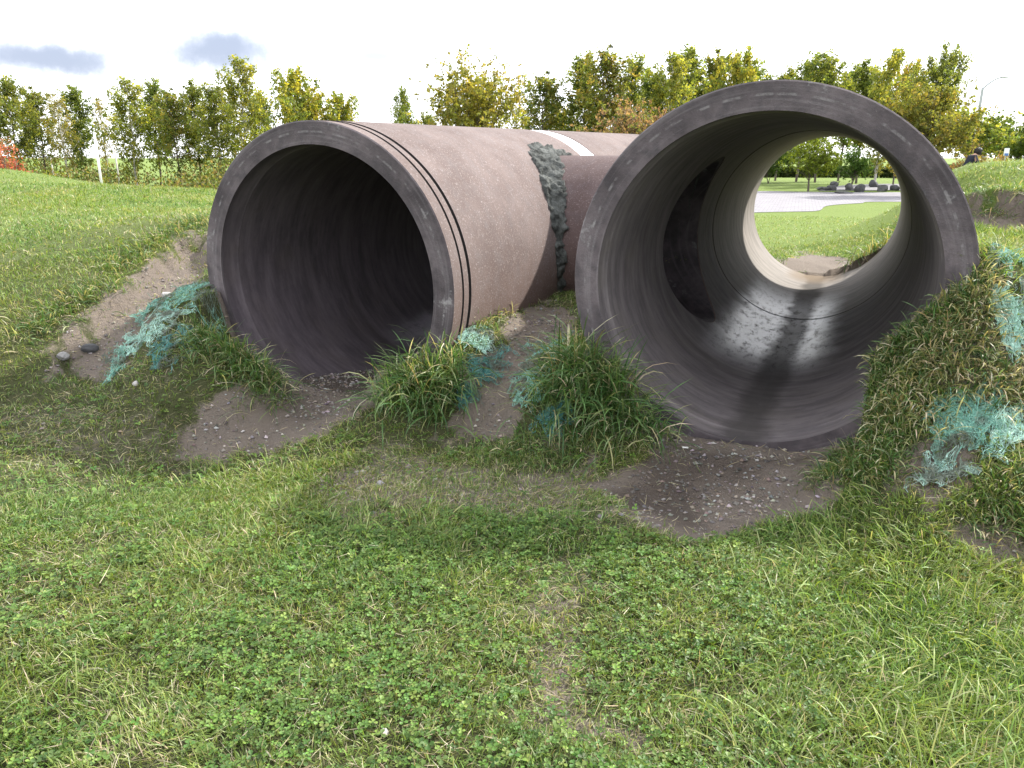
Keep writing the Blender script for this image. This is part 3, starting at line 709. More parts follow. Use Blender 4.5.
g_.out(g_.mix(g_.rng(f1, .3, .7), (.03, .033, .031), (.17, .18, .17)), .92, g_.math('ADD', f1, g_.math('MULTIPLY', f2, .7)), 1.0, .04)

M_DIM = concrete('concrete_inner_shaded', 'dim')
def revolve(name, prof, mids, n=144):
    """prof: list of (r, t) closed loop; mids: material per edge"""
    k = len(prof); V = []; th = np.arange(n) * 2 * math.pi / n
    for r, t in prof: V.append(np.stack([r * np.sin(th), np.full(n, t), r * np.cos(th)], 1))
    V = np.concatenate(V); Q = []; mi = []
    i = np.arange(n); j = (i + 1) % n
    for e in range(k):
        a = e * n; b = ((e + 1) % k) * n
        Q.append(np.stack([a + i, b + i, b + j, a + j], 1)); mi += [mids[e]] * n
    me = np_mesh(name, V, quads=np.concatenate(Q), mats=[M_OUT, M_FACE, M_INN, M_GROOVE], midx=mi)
    bm = bmesh.new(); bm.from_mesh(me); bmesh.ops.recalc_face_normals(bm, faces=bm.faces[:]); bm.to_mesh(me); bm.free()
    return me
def finish(me, angle=28):
    me.polygons.foreach_set('use_smooth', np.ones(len(me.polygons), bool))
    me.set_sharp_from_angle(angle=math.radians(angle)); me.update()
def set_dense(prof, mids, step=.18):
    P2 = []; M2 = []
    for i, (a, m) in enumerate(zip(prof, mids)):
        b = prof[(i + 1) % len(prof)]; n = max(1, int(abs(b[1] - a[1]) / step))
        for k in range(n): P2.append((a[0] + (b[0] - a[0]) * k / n, a[1] + (b[1] - a[1]) * k / n)); M2.append(m)
    return P2, M2
def front_profile(t1):
    p = []; m = []
    def a(r, t, mm): p.append((r, t)); m.append(mm)
    a(.905, .0, 1)                # face, inner chamfer to outer
    a(1.045, .0, 1); a(RO, .008, 0)
    for q, ww in ((.112, .017), (.198, .028)):
        a(RO, q, 3); a(RO - .02, q + .002, 3); a(RO - .02, q + ww - .002, 3); a(RO + .004, q + ww, 0)
    a(RO, t1, 1); a(.91, t1, 1); a(RI, t1 - .012, 2)
    a(RI, .165, 2); a(.908, .15, 2); a(.912, .02, 1)
    return p, m
def rear_profile(t0, t1):
    p = [(.915, t0), (RO, t0), (RO, t1 - .008), (1.045, t1), (.91, t1), (RI, t1 - .015), (RI, t0 + .018)]
    return p, [1, 0, 1, 1, 1, 2, 2]
cutters = []
def cut(me, C, R, rad):
    """subtract the round hole of the crossing pipe"""
    bm = bmesh.new(); bmesh.ops.create_cone(bm, cap_ends=True, segments=72, radius1=rad, radius2=rad, depth=1.5)
    cm = bpy.data.meshes.new('cut'); bm.to_mesh(cm); bm.free(); co = bpy.data.objects.new('cut', cm); COL.objects.link(co)
    loc, side = R
    co.matrix_world = Matrix.Translation(loc) @ Matrix.Rotation(math.radians(90), 4, 'Y')
    po = bpy.data.objects.new('tmp', me); COL.objects.link(po)
    md = po.modifiers.new('b', 'BOOLEAN'); md.object = co; md.operation = 'DIFFERENCE'; md.solver = 'EXACT'
    dg = bpy.context.evaluated_depsgraph_get(); r = bpy.data.meshes.new_from_object(po.evaluated_get(dg))
    bpy.data.objects.remove(po); bpy.data.objects.remove(co)
    return r
def pipe(C, az, el, label, holeside, tj0, tj1, XTl, zloc, hr):
    root = empty('concrete_pipe', tuple(C)); root.rotation_euler = (el, 0, -az)
    tag(root, label, 'concrete pipe', 'large concrete pipes laid side by side')
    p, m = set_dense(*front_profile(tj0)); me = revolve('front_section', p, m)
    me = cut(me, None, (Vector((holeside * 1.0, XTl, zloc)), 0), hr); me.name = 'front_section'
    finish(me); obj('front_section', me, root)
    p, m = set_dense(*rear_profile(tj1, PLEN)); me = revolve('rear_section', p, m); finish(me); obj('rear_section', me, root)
    r0 = RO - .004
    p = [(r0, tj0 + .014), (r0, tj1 - .014), (1.0, tj1 - .014), (1.0, tj0 + .014)]
    me = revolve('collar', p, [0, 0, 0, 0]); me.materials.clear(); me.materials.append(M_COLLAR); finish(me); obj('collar', me, root)
    if tj1 - tj0 > .05:
        p = [(RI + .006, tj0 - .005), (RI + .006, tj1 + .005), (RI + .05, tj1 + .005), (RI + .05, tj0 - .005)]
        me = revolve('joint_lining', p, [2, 2, 2, 2]); finish(me); obj('joint_lining', me, root)
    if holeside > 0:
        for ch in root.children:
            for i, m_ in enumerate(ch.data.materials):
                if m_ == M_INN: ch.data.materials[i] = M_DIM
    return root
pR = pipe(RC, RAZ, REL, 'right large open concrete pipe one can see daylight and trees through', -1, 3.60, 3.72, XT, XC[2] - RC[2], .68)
# place of the crossing pipe along the left one
relL = XC - LC; XTL = float(relL @ LD) ;
k_ = (relL @ np.array([LS[0], LS[1], 0])); XTL = float((XC - RS * k_ - LC) @ LD)
pL = pipe(LC, LAZ, LEL, 'left large concrete pipe with a dark interior and a white band round its back', 1, 3.15, 3.55, XTL, XC[2] - LC[2], .60)

# crossing pipe: from the right pipe's wall to the left pipe's wall
def solve_s(pt, C, d, s, u, rad, sgn):
    """distance a along -RS from pt until it meets a cylinder"""
    dr = -RS
    o = pt - C; o = o - (o @ d) * d; e = dr - (dr @ d) * d
    A = e @ e; B = 2 * o @ e; Cc = o @ o - rad * rad; D = max(B * B - 4 * A * Cc, 0)
    return (-B + sgn * math.sqrt(D)) / (2 * A)
xroot = empty('connecting_pipe', tuple(XC)); tag(xroot, 'narrower concrete pipe joining the two large ones in a tee', 'concrete pipe')
N = 96; V = []; ns = 14
for rad in (XR, XRI):
    for i in range(N):
        a = 2 * math.pi * i / N; pt = XC + RD * math.cos(a) * rad + np.array([0, 0, 1]) * math.sin(a) * rad
        a0 = solve_s(pt, RC, RD, RS, RU, RI + .006, 1); a1 = solve_s(pt, LC, LD, LS, LU, RO - .03, -1)
        for k in range(ns): V.append(pt - RS * (a0 + (a1 - a0) * k / (ns - 1)) - XC)
V = np.array(V); Q = []; mi = []
for i in range(N):
    j = (i + 1) % N
    for k in range(ns - 1):
        Q.append((i * ns + k, j * ns + k, j * ns + k + 1, i * ns + k + 1)); mi.append(0)
        b = N * ns; Q.append((b + i * ns + k, b + i * ns + k + 1, b + j * ns + k + 1, b + j * ns + k)); mi.append(1)
    Q.append((i * ns, b + i * ns, b + j * ns, j * ns)); mi.append(1)
    Q.append((i * ns + ns - 1, j * ns + ns - 1, b + j * ns + ns - 1, b + i * ns + ns - 1)); mi.append(1)
me = np_mesh('barrel', V, quads=Q, mats=[concrete('concrete_barrel', 'barrel'), M_FACE], midx=mi); finish(me, 40); obj('barrel', me, xroot)
# mortar packed into the corner with the left pipe
def mortar(a_lo, a_hi, wL, wX, rnd, CC, dd, ss, uu, sgn, side):
    nu, nv = 150, 14; V = []
    for i in range(nu):
        f = i / (nu - 1); a = a_lo + (a_hi - a_lo) * f
        rag = .045 * (mnoise.noise(Vector((a * 3.1, rnd, 0))) + .6 * mnoise.noise(Vector((a * 9, rnd, 5)))+ .4 * mnoise.noise(Vector((a * 25, rnd, 5))))
        wl = wL(a) + rag; wx = wX(a) + rag * 1.2
        # point on the big pipe's wall
        r1 = XR + max(wl, .015)
        p1 = XC + RD * math.cos(a) * r1 + np.array([0, 0, 1]) * math.sin(a) * r1
        e = solve_s(p1, CC, dd, ss, uu, RO - .02, sgn); q1 = p1 - RS * e
        p2 = XC + RD * math.cos(a) * (XR - .012) + np.array([0, 0, 1]) * math.sin(a) * (XR - .012)
        e2 = solve_s(p2, CC, dd, ss, uu, RO - .02, sgn); q2 = p2 - RS * (e2 - side * max(wx, .015)); corner = p2 - RS * e2
        for k in range(nv):
            g = k / (nv - 1); q = (1 - g) * q1 + g * q2
            cpt = (1 - g) ** 2 * q1 + 2 * g * (1 - g) * ((q1 + q2) * .5 * .55 + corner * .45) + g * g * q2
            bul = 1.0 if 0 < k < nv - 1 else 0
            nz = mnoise.fractal(Vector(tuple(cpt)) * 17, .7, 2.2, 6) * .034 * bul
            away = (q1 + q2) / 2 - corner; away = away / (np.linalg.norm(away) + 1e-6)
            V.append(cpt + away * (nz + .03 * bul) - XC)
        V.append(corner - away * .05 - XC)
    V = np.array(V); st = nv + 1; Q = []
    for i in range(nu - 1):
        for k in range(st): Q.append((i * st + k, i * st + (k + 1) % st, (i + 1) * st + (k + 1) % st, (i + 1) * st + k))
    me = np_mesh('mortar_joint', V, quads=Q, mats=[M_MORTAR], smooth=True)
    return me
D2 = math.radians
def bumpf(a, c, w): return math.exp(-((a - c) / w) ** 2)
me = mortar(D2(62), D2(262), lambda a: .04 + .075 * bumpf(a, D2(112), D2(40)) + .02 * bumpf(a, D2(180), D2(50)), lambda a: .075 + .12 * bumpf(a, D2(120), D2(34)) + .03 * bumpf(a, D2(75), D2(20)), 1.3, LC, LD, LS, LU, -1, 1)
obj('mortar_joint', me, xroot)
me = mortar(D2(20), D2(262), lambda a: .03, lambda a: .04, 4.1, RC, RD, RS, RU, 1, -1)
obj('mortar_joint', me, xroot)

# ------------------------------------------------------------------ path and gravel bed beyond
def sheet(name, pts, dz, mat, n=90, kind='structure', label=None, cell=.5):
    pg = np.array(pts)
    x0, y0 = pg.min(0); x1, y1 = pg.max(0)
    bm = bmesh.new(); vs = [bm.verts.new((a, b, 0)) for a, b in pg]; bm.faces.new(vs)
    for v in bm.verts: v.co.z = hz(v.co.x, v.co.y) + dz
    bmesh.ops.triangulate(bm, faces=bm.faces[:])
    me = bpy.data.meshes.new(name); bm.to_mesh(me); bm.free(); me.materials.append(mat)
    o = obj(name, me); return tag(o, label, kind=kind)
m_path, nt_ = newmat('paving'); g_ = NT(nt_); tc_ = g_.n('ShaderNodeTexCoord').outputs['Object']
mp = g_.n('ShaderNodeMapping'); g_.l(tc_, mp.inputs[0]); mp.inputs['Rotation'].default_value = (0, 0, .35)
br = g_.n('ShaderNodeTexBrick', i_Scale=2.2); g_.l(mp.outputs[0], br.inputs['Vector']); br.inputs['Color1'].default_value = (.17, .165, .18, 1); br.inputs['Color2'].default_value = (.27, .26, .28, 1); br.inputs['Mortar'].default_value = (.09, .085, .09, 1)
nn = g_.noise(g_.comb(g_.n('ShaderNodeSeparateXYZ').outputs[0], 0., 0.), 1.)
n_ = g_.noise(tc_, 2.0, 5, .7)
g_.out(g_.mix(g_.math('MULTIPLY', n_, .6), br.outputs[0], (.24, .23, .25)), .9)
def smooth_curve(pts, n=12):
    out = []; pts = [np.array(p, float) for p in pts]
    for i in range(len(pts) - 1):
        p0 = pts[max(i - 1, 0)]; p1 = pts[i]; p2 = pts[i + 1]; p3 = pts[min(i + 2, len(pts) - 1)]
        for k in range(n):
            t = k / n; out.append(.5 * ((2 * p1) + (-p0 + p2) * t + (2 * p0 - 5 * p1 + 4 * p2 - p3) * t * t + (-p0 + 3 * p1 - 3 * p2 + p3) * t ** 3))
    out.append(pts[-1]); return out
def G0(px, py):
    r = ray(px, py); t = -CAMH / r[2]; return (r[0] * t, r[1] * t)
near_e = [(-26, 19.5), (-8, 20.5), (2, 21), G0(750, 213), G0(790, 212), G0(818, 211), G0(828, 206), G0(860, 203.5), G0(905, 202), (26, 27.5), (60, 33)]
far_e = [(60, 44), (30, 38), G0(905, 192.5), G0(860, 192.5), G0(800, 192), G0(750, 191.5), (3, 33), (-10, 30), (-26, 28)]
sheet('path', smooth_curve(near_e) + smooth_curve(far_e), .012, m_path, label='pale paved path crossing behind the pipes')
m_bed = simple('bed_gravel', (.19, .185, .195), .9, 9, .45)
bed = smooth_curve([G0(818, 191), G0(860, 190.8), G0(908, 190.5), (24, 39), G0(905, 184.5), G0(870, 184.5), G0(840, 186), G0(818, 191)])[:-1]
sheet('gravel_bed', bed, .02, m_bed, label='light gravel bed around the dark boulders')
RK = [(822, 190, .75, .28, 'low dark boulder at the left end of the boulder row'), (831, 190.5, .55, .45, 'second boulder from the left, blocky and dark'), (834, 187, .5, .55, 'dark boulder standing behind the two leftmost ones'),
      (849.5, 190.5, .52, .55, 'squarish dark boulder in the middle of the row'), (860, 192, .55, .55, 'pointed grey boulder in front of the middle one'), (873, 187.5, .58, .65, 'largest rounded boulder standing at the back'),
      (882, 191.5, .58, .6, 'steep grey boulder second from the right'), (893.5, 190.5, .58, .48, 'rounded boulder at the right end of the row'), (843, 193.5, 1.1, .16, 'long flat stone slab lying before the boulders'), (905, 191, .5, .45, 'dark boulder just hidden by the pipe rim')]
for i, (px, py, w_, h_, lb) in enumerate(RK):
    g0 = G0(px, py); rock('boulder', (g0[0], g0[1], h_ * .22), (w_ * .50, w_ * .42, h_ * .48), M_DARKSTONE if i % 3 else simple('grey_boulder', (.11, .108, .112), .9, 7, .5, bump=.4), lb, 'boulder', 'boulders beside the path', seed=i + 3)

# ------------------------------------------------------------------ trees
def tube(path, rad, n=7):
    path = np.array(path); V = []; Q = []
    for i, p in enumerate(path):
        d = path[min(i + 1, len(path) - 1)] - path[max(i - 1, 0)]; d = d / (np.linalg.norm(d) + 1e-9)
        a = np.cross(d, [0.3, 1, .2]); a /= np.linalg.norm(a) + 1e-9; b = np.cross(d, a)
        for k in range(n):
            t = 2 * math.pi * k / n; V.append(p + (a * math.cos(t) + b * math.sin(t)) * rad[i])
    for i in range(len(path) - 1):
        for k in range(n): Q.append((i * n + k, i * n + (k + 1) % n, (i + 1) * n + (k + 1) % n, (i + 1) * n + k))
    return np.array(V), np.array(Q)
def make_tree(kind, H, Wd, seed, pal, nleaf, leaf=.075, clear=.12, bark=None):
    """returns trunk mesh and crown mesh, base at the origin"""
    r = np.random.default_rng(seed); TV = []; TQ = []; k = 0; segs = []
    def add(path, rad, n=6):
        nonlocal k
        v, q = tube(path, rad, n); TV.append(v); TQ.append(q + k); k += len(v)
    if kind == 'slim':
        n = 9; z = np.linspace(0, H * .97, n); wob = np.cumsum(r.normal(0, .05, (n, 2)), 0) * H / 8
        tr = np.stack([wob[:, 0], wob[:, 1], z], 1); add(tr, np.linspace(.075, .012, n) * H / 6.5)
        nb = int(26 + H * 3)
        for i in range(nb):
            f = clear + (1 - clear) * (i + r.random()) / nb; h = f * H * .95; b0 = np.array([np.interp(h, z, tr[:, 0]), np.interp(h, z, tr[:, 1]), h])
            g = (f - clear) / (1 - clear); prof = min(1, (g + .08) * 3.0) * (1 - g * .82) ** .8
            L = Wd * .5 * prof * r.uniform(.65, 1.35) * 1.25 + .15; a = r.uniform(0, 6.28); e = math.radians(r.uniform(28, 58) + 14 * g)
            pts = [b0 + np.array([math.cos(a) * math.cos(e), math.sin(a) * math.cos(e), math.sin(e) + .25 * s]) * L * s for s in (0, .35, .7, 1)]
            add(pts, np.array([.02, .014, .009, .004]) * H / 7, 4)
            segs.append((pts, L, .10 + .10 * L * (1 - g)))
        segs.append(([tr[-3], tr[-2], tr[-2] * .5 + tr[-1] * .5, tr[-1]], H * .06, .10))
    else:
        nt_ = 1 if kind == 'round' else 3; 
        starts = []
        for j in range(nt_):
            a = r.uniform(0, 6.28); lean = .12 if nt_ == 1 else .55; top = H * (.45 if nt_ == 1 else .5)
            pth = [np.array([math.cos(a) * lean * s ** 1.3 * top * .8, math.sin(a) * lean * s ** 1.3 * top * .8, s * top]) for s in np.linspace(0, 1, 5)]
            add(pth, np.linspace(.11, .05, 5) * H / 5 * (1 if nt_ == 1 else .7)); starts.append(pth)
        nb = 46
        for i in range(nb):
            pth = starts[i % nt_]; s = r.uniform(.45, 1); b0 = pth[0] * 0 + np.array([np.interp(s, np.linspace(0, 1, 5), [q[c] for q in pth]) for c in range(3)])
            # aim at a point on an irregular dome
            a = r.uniform(0, 6.28); v = math.asin(r.uniform(-.25, 1)); rr = r.uniform(.7, 1.08)
            c0 = np.array([0, 0, H * (.56 if kind == 'round' else .62)])
            tgt = c0 + np.array([math.cos(a) * math.cos(v) * Wd * .5 * rr, math.sin(a) * math.cos(v) * Wd * .5 * rr, math.sin(v) * H * .42 * rr])
            mid = (b0 + tgt) / 2 + np.array([0, 0, .12 * H]) + r.normal(0, .05, 3) * H
            pts = [b0, b0 * .55 + mid * .45, mid * .5 + tgt * .5, tgt]
            L = np.linalg.norm(tgt - b0); add(pts, np.array([.035, .024, .014, .005]) * H / 5, 4); segs.append((pts, L, .07 * Wd))
            for q in range(2):
                t2 = tgt + r.normal(0, .14, 3) * Wd; t2[2] = max(t2[2], H * .3); segs.append(([pts[2], (pts[2] + t2) / 2, (pts[2] + 2 * t2) / 3, t2], L * .5, .06 * Wd))
    TVv = np.concatenate(TV); TQv = np.concatenate(TQ)
    me_t = np_mesh('trunk', TVv, quads=TQv, mats=[bark or M_BARK], smooth=True)
    # leaves gather in clumps along the twigs
    wts = np.array([s[1] for s in segs]); wts = wts / wts.sum(); nleaf = int(nleaf * 1.2); ncl = nleaf // 9
    idx = r.choice(len(segs), ncl, p=wts); s = r.uniform(.22, 1.05, ncl) ** .8
    cl = np.zeros((ncl, 3)); sp = np.zeros(ncl)
    for j, (i, q) in enumerate(zip(idx, s)):
        p = segs[i][0]; f = min(q, .999) * 3; a = int(f); fr = f - a; cl[j] = p[a] * (1 - fr) + p[a + 1] * fr; sp[j] = segs[i][2]
    cl += np.clip(r.normal(0, 1, (ncl, 3)), -1.5, 1.5) * sp[:, None]
    c = np.repeat(cl, 9, 0) + r.normal(0, .085, (ncl * 9, 3)) * (H / 6.5); n = len(c)
    nrm = r.normal(0, 1, (n, 3)); nrm /= np.linalg.norm(nrm, axis=1)[:, None]
    e1 = np.cross(nrm, r.normal(0, 1, (n, 3))); e1 /= np.linalg.norm(e1, axis=1)[:, None] + 1e-9; e2 = np.cross(nrm, e1)
    sz = leaf * 1.08 * r.uniform(.6, 1.35, (n, 1))
    Vv = np.stack([c - e1 * sz, c + e2 * sz * .6 , c + e1 * sz, c - e2 * sz * .6], 1).reshape(-1, 3)
    pal = np.array(pal) * np.array([1.35, 1.28, 1.05]); ci = r.integers(0, len(pal), ncl); cc = np.repeat(pal[ci] * (1 + r.normal(0, .15, (ncl, 1))), 9, 0) * (1 + r.normal(0, .15, (n, 1)))
    q = np.arange(n * 4).reshape(-1, 4)
    me_c = np_mesh('crown', Vv, quads=q, mats=[M_LEAF], cols=np.repeat(np.clip(cc, .01, .7), 4, 0))
    return me_t, me_c
GR = [(.10, .15, .045), (.13, .175, .05), (.08, .12, .04), (.16, .195, .06)]
YG = [(.17, .20, .055), (.24, .24, .06), (.13, .165, .05), (.30, .27, .065)]
OL = [(.15, .165, .055), (.19, .19, .06), (.22, .20, .065), (.11, .13, .045)]
RD_ = [(.18, .115, .10), (.16, .13, .09), (.22, .15, .13), (.12, .14, .065)]
OG = [(.13, .15, .045), (.17, .165, .05), (.10, .13, .04), (.115, .145, .045)]
DG = [(.06, .10, .035), (.08, .125, .04), (.10, .145, .045)]
PROTO = {}
def tree(name, px, top, Y, key, label, group=None, width=1.0, rot=None, hmul=1.0):
    """px column, top row in the photograph, distance"""
    H = (157.3 - top) / F * Y + CAMH
    if key not in PROTO:
        kind, H0, W0, seed, pal, nl, lf, clr, bk = KINDS[key]
        tm = make_tree(kind, H0, W0, seed, pal, nl, lf, clr, bk); zz = np.zeros(len(tm[1].vertices) * 3); tm[1].vertices.foreach_get('co', zz); PROTO[key] = (tm, float(np.percentile(zz[2::3], 99.6)))
    (mt, mc), H0 = PROTO[key]
    root = empty(name, (at0(px, Y, H * .5), Y, hz(at0(px, Y, H * .5), Y) - .02), rng.uniform(0, 6.28) if rot is None else rot)
    s = H / H0; root.scale = (s * width, s * width, s)
    a = obj('trunk', mt, root); b = obj('crown', mc, root)
    tag(root, label, 'tree', group); return root
KINDS = {'p1': ('slim', 7, 3.7, 1, GR, 6800, .075, .10, None), 'p2': ('slim', 7, 4.0, 2, GR + YG[:1], 6800, .075, .13, None), 'p3': ('slim', 7, 3.6, 3, YG[:3], 6000, .075, .08, M_PALEBARK),
         'p4': ('slim', 7, 4.2, 4, GR + OL, 7000, .075, .10, None), 'bare': ('slim', 7, 3.0, 5, OL, 2000, .07, .15, M_PALEBARK), 'y1': ('slim', 6, 4.2, 6, YG, 7000, .08, .05, None),
         'r1': ('round', 6.5, 6.2, 7, OL + YG[:2], 13000, .085, .2, None), 'red': ('round', 5, 4.6, 8, RD_, 5200, .075, .1, None), 'big': ('slim', 8.5, 8.5, 9, GR, 15000, .085, .08, None),
         'og': ('round', 6, 4.2, 10, OG, 9500, .085, .1, None), 't1': ('round', 3.6, 3.6, 11, [(.10, .15, .025), (.13, .18, .03), (.08, .12, .022)], 8500, .06, .3, None), 't2': ('multi', 3.6, 3.6, 12, [(.05, .10, .025), (.07, .12, .03), (.04, .08, .022)], 8000, .06, .3, None),
         'c1': ('slim', 8, 4.2, 13, GR + YG[:1], 6500, .09, .30, None), 'dk': ('round', 6, 6, 14, DG, 7000, .12, .1, None), 'far': ('round', 7, 6.5, 15, YG[:3] + GR[:2], 6000, .14, .1, None)}
GL = 'slim trees in the row behind the left bank'
LT = [(-12, 88, 46, 'p1', 'slim green tree cut by the left edge of the view', 1.1), (12, 86, 44, 'p2', 'first fully visible slim tree of the left row, spiky top', 1.1), (40, 97, 47, 'p4', 'green tree above the red shrub in the left row', 1.0),
      (62, 100, 43, 'bare', 'thinly leaved pale trunked tree left of the white post', 1.1), (80, 94, 46, 'p1', 'dark green slim tree just left of the white post', 1.05), (104, 104, 48, 'bare', 'sparse brownish tree directly behind the white post', 1.0),
      (132, 86, 44, 'p3', 'tall yellow green tree right of the white post', 1.05), (154, 88, 47, 'p2', 'twin topped tree between post and left pipe', 1.05), (176, 98, 44, 'p4', 'broad green tree left of the tall spire', 1.0), (196, 90, 46, 'p1', 'green tree just above the grass edge by the left pipe', 1.05),
      (218, 92, 43, 'p2', 'dense green tree beside the tall spire tree', 1.05), (243, 68, 45, 'p3', 'tallest spire topped tree above the left pipe rim', 1.0), (264, 100, 48, 'p4', 'low green tree right of the tallest spire', 1.0),
      (293, 78, 42, 'y1', 'bright yellow green tree above the left pipe top', .9), (318, 98, 44, 'y1', 'lower yellow tree right of the bright yellow one', .9), (345, 100, 43, 'y1', 'yellow leaved tree at the right end of the left row', .95)]
for px, tp, Y, k_, lb, w_ in LT: tree('slim_tree', px, tp, Y, k_, lb, GL, w_)
for px, tp, Y, k_, lb, w_ in [(407, 95, 62, 'p2', 'small lone sapling showing above the middle of the left pipe', .8), (545, 84, 46, 'p4', 'green tree right of the round olive tree', 1.25), (562, 112, 50, 'y1', 'low bright green tree in the gap beside the white band', .8), (428, 118, 66, 'p4', 'tiny tree left of the round olive tree', 1)]:
    tree('slim_tree', px, tp, Y, k_, lb, None, w_)
tree('round_tree', 478, 66, 40, 'r1', 'broad rounded olive green tree above the left pipe', None, .98)
tree('red_tree', 618, 104, 37, 'red', 'reddish brown leaved tree left of the right pipe', None, 1.0)
tree('red_tree', 650, 112, 38, 'red', 'smaller reddish tree touching the right pipe rim', None, .8, 2.2)
GM = 'slim trees behind the right pipe'
MT = [(585, 66, 46, 'p1', 'leftmost tall tree of the group behind the red tree', 1.15), (606, 62, 44, 'p4', 'tall green tree directly above the red tree', 1.1), (628, 68, 47, 'p2', 'green tree right of the one above the red tree', 1.1), (650, 80, 45, 'p1', 'shorter tree in the dip of the group', 1.1),
      (668, 64, 43, 'p3', 'yellow green tall tree above the left shoulder of the right pipe', 1.1), (692, 60, 46, 'p2', 'tallest tree over the left shoulder of the right pipe', 1.1), (714, 66, 48, 'p4', 'green tree right of the tallest one over the pipe shoulder', 1.1), (734, 64, 45, 'y1', 'yellowish tree nearing the top of the right pipe', .8),
      (756, 74, 47, 'c1', 'tree whose tip shows just left of the right pipe top', 1.0), (778, 78, 56, 'c1', 'clear trunked tree at the left in the pipe opening', 1.0), (800, 66, 54, 'c1', 'clear trunked tree behind the small round tree', 1.0), (820, 64, 52, 'c1', 'clear trunked tree above the pipe top centre', 1.0), (842, 76, 55, 'c1', 'clear trunked tree behind the multi stemmed tree', 1.0),
      (866, 72, 50, 'c1', 'clear trunked tree right of the multi stemmed tree', 1.0), (882, 62, 46, 'p3', 'tall spire left of the large green tree', 1.0), (900, 74, 48, 'y1', 'yellow green tree against the left of the large green tree', .8)]
for px, tp, Y, k_, lb, w_ in MT: tree('slim_tree', px, tp, Y, k_, lb, GM, w_)
tree('large_tree', 932, 60, 40, 'big', 'large spreading green tree right of the right pipe', None, .8)
tree('round_tree', 925, 92, 34, 'og', 'golden brown rounded tree in front of the large green tree', None, .95)
tree('small_tree', 811, 138, 38.5, 't1', 'small round light green tree seen through the right pipe', None, .98)
tree('small_tree', 853, 141, 40.5, 't2', 'dark green multi stemmed tree beside the boulders seen through the pipe', None, .95)
tree('small_tree', 770, 146, 50, 't2', 'dark green young tree at the left inside the pipe opening', None, 1.0, 1.)
GF = 'far trees across the park'
for px, tp, Y, lb, k_ in [(968, 112, 75, 'pale green far tree just right of the lamp post', 'far'), (985, 122, 85, 'yellow green far tree below the lamp head', 'far'), (1003, 130, 95, 'grey green far tree above the small sign', 'far'), (1020, 122, 80, 'dark far tree at the right edge', 'dk'), (1045, 118, 75, 'dark far tree just outside the right edge', 'dk'),
                          (790, 140, 75, 'dark far tree behind the trunks in the pipe opening', 'dk'), (750, 140, 80, 'dark far tree hidden by the left of the pipe opening', 'dk')]:
    tree('far_tree', px, tp, Y, k_, lb, GF, 1.15)

# bushes
def bush(name, px, py_top, Y, w, label, cat, pal, n=3500, leaf=.05, zb=None, h=None, deep=None, group=None):
    x = at0(px, Y, 1.); zb = hz(x, Y) if zb is None else zb
    H = h if h else (157.3 - py_top) / F * Y + CAMH - zb
    r = np.random.default_rng(int(px) + 5); nc = n // 12
    a = r.normal(0, 1, (nc, 3)); a /= np.linalg.norm(a, axis=1)[:, None]; a[:, 2] = np.abs(a[:, 2]) * 1.0
    rad = r.uniform(.55, 1.0, (nc, 1)) * (1 + .25 * np.sin(a[:, :1] * 5 + 1) * np.cos(a[:, 1:2] * 4))
    cl = a * rad * np.array([w / 2, (deep or w) / 2, H * .95]); cl[:, 2] = np.clip(cl[:, 2] - .0, .05, None)
    c = np.repeat(cl, 12, 0) + r.normal(0, leaf * 1.6, (nc * 12, 3)); m = len(c)
    e1 = r.normal(0, 1, (m, 3)); e1 /= np.linalg.norm(e1, axis=1)[:, None]; e2 = np.cross(e1, r.normal(0, 1, (m, 3))); e2 /= np.linalg.norm(e2, axis=1)[:, None]
    sz = leaf * r.uniform(.6, 1.3, (m, 1)); V = np.stack([c - e1 * sz, c + e2 * sz * .6, c + e1 * sz, c - e2 * sz * .6], 1).reshape(-1, 3)
    pal = np.array(pal); cc = np.repeat(pal[r.integers(0, len(pal), nc)], 12, 0) * (1 + r.normal(0, .2, (m, 1)))
    root = empty(name, (x, Y, zb)); obj('foliage', np_mesh('foliage', V, quads=np.arange(m * 4).reshape(-1, 4), mats=[M_LEAF], cols=np.repeat(np.clip(cc, .01, .7), 4, 0)), root)
    TV = []; TQ = []; k = 0
    for i in range(9):
        b = r.normal(0, .3, 2) * w * .5; v, q = tube([np.array([b[0] * .2, b[1] * .2, -.05]), np.array([b[0] * .6, b[1] * .6, H * .4]), np.array([b[0], b[1], H * .75])], [.02, .014, .006], 5); TV.append(v); TQ.append(q + k); k += len(v)
    obj('stem', np_mesh('stem', np.concatenate(TV), quads=np.concatenate(TQ), mats=[M_BARK], smooth=True), root)
    return tag(root, label, cat, group)
bush('red_shrub', 7, 140, 19, 1.45, 'red leaved shrub on the bank at the left edge', 'shrub', [(.38, .12, .09), (.30, .10, .07), (.26, .15, .08), (.42, .18, .13)], 5200, .035)
bush('orange_shrub', 971, 148, 60, 2.8, 'small orange shrub behind the person', 'shrub', [(.24, .15, .08), (.20, .13, .07), (.16, .15, .07)], 2500, .08)
bush('orange_shrub', 1000, 153, 66, 2.5, 'tan shrub left of the small sign', 'shrub', [(.30, .20, .08), (.22, .18, .07)], 2000, .08)
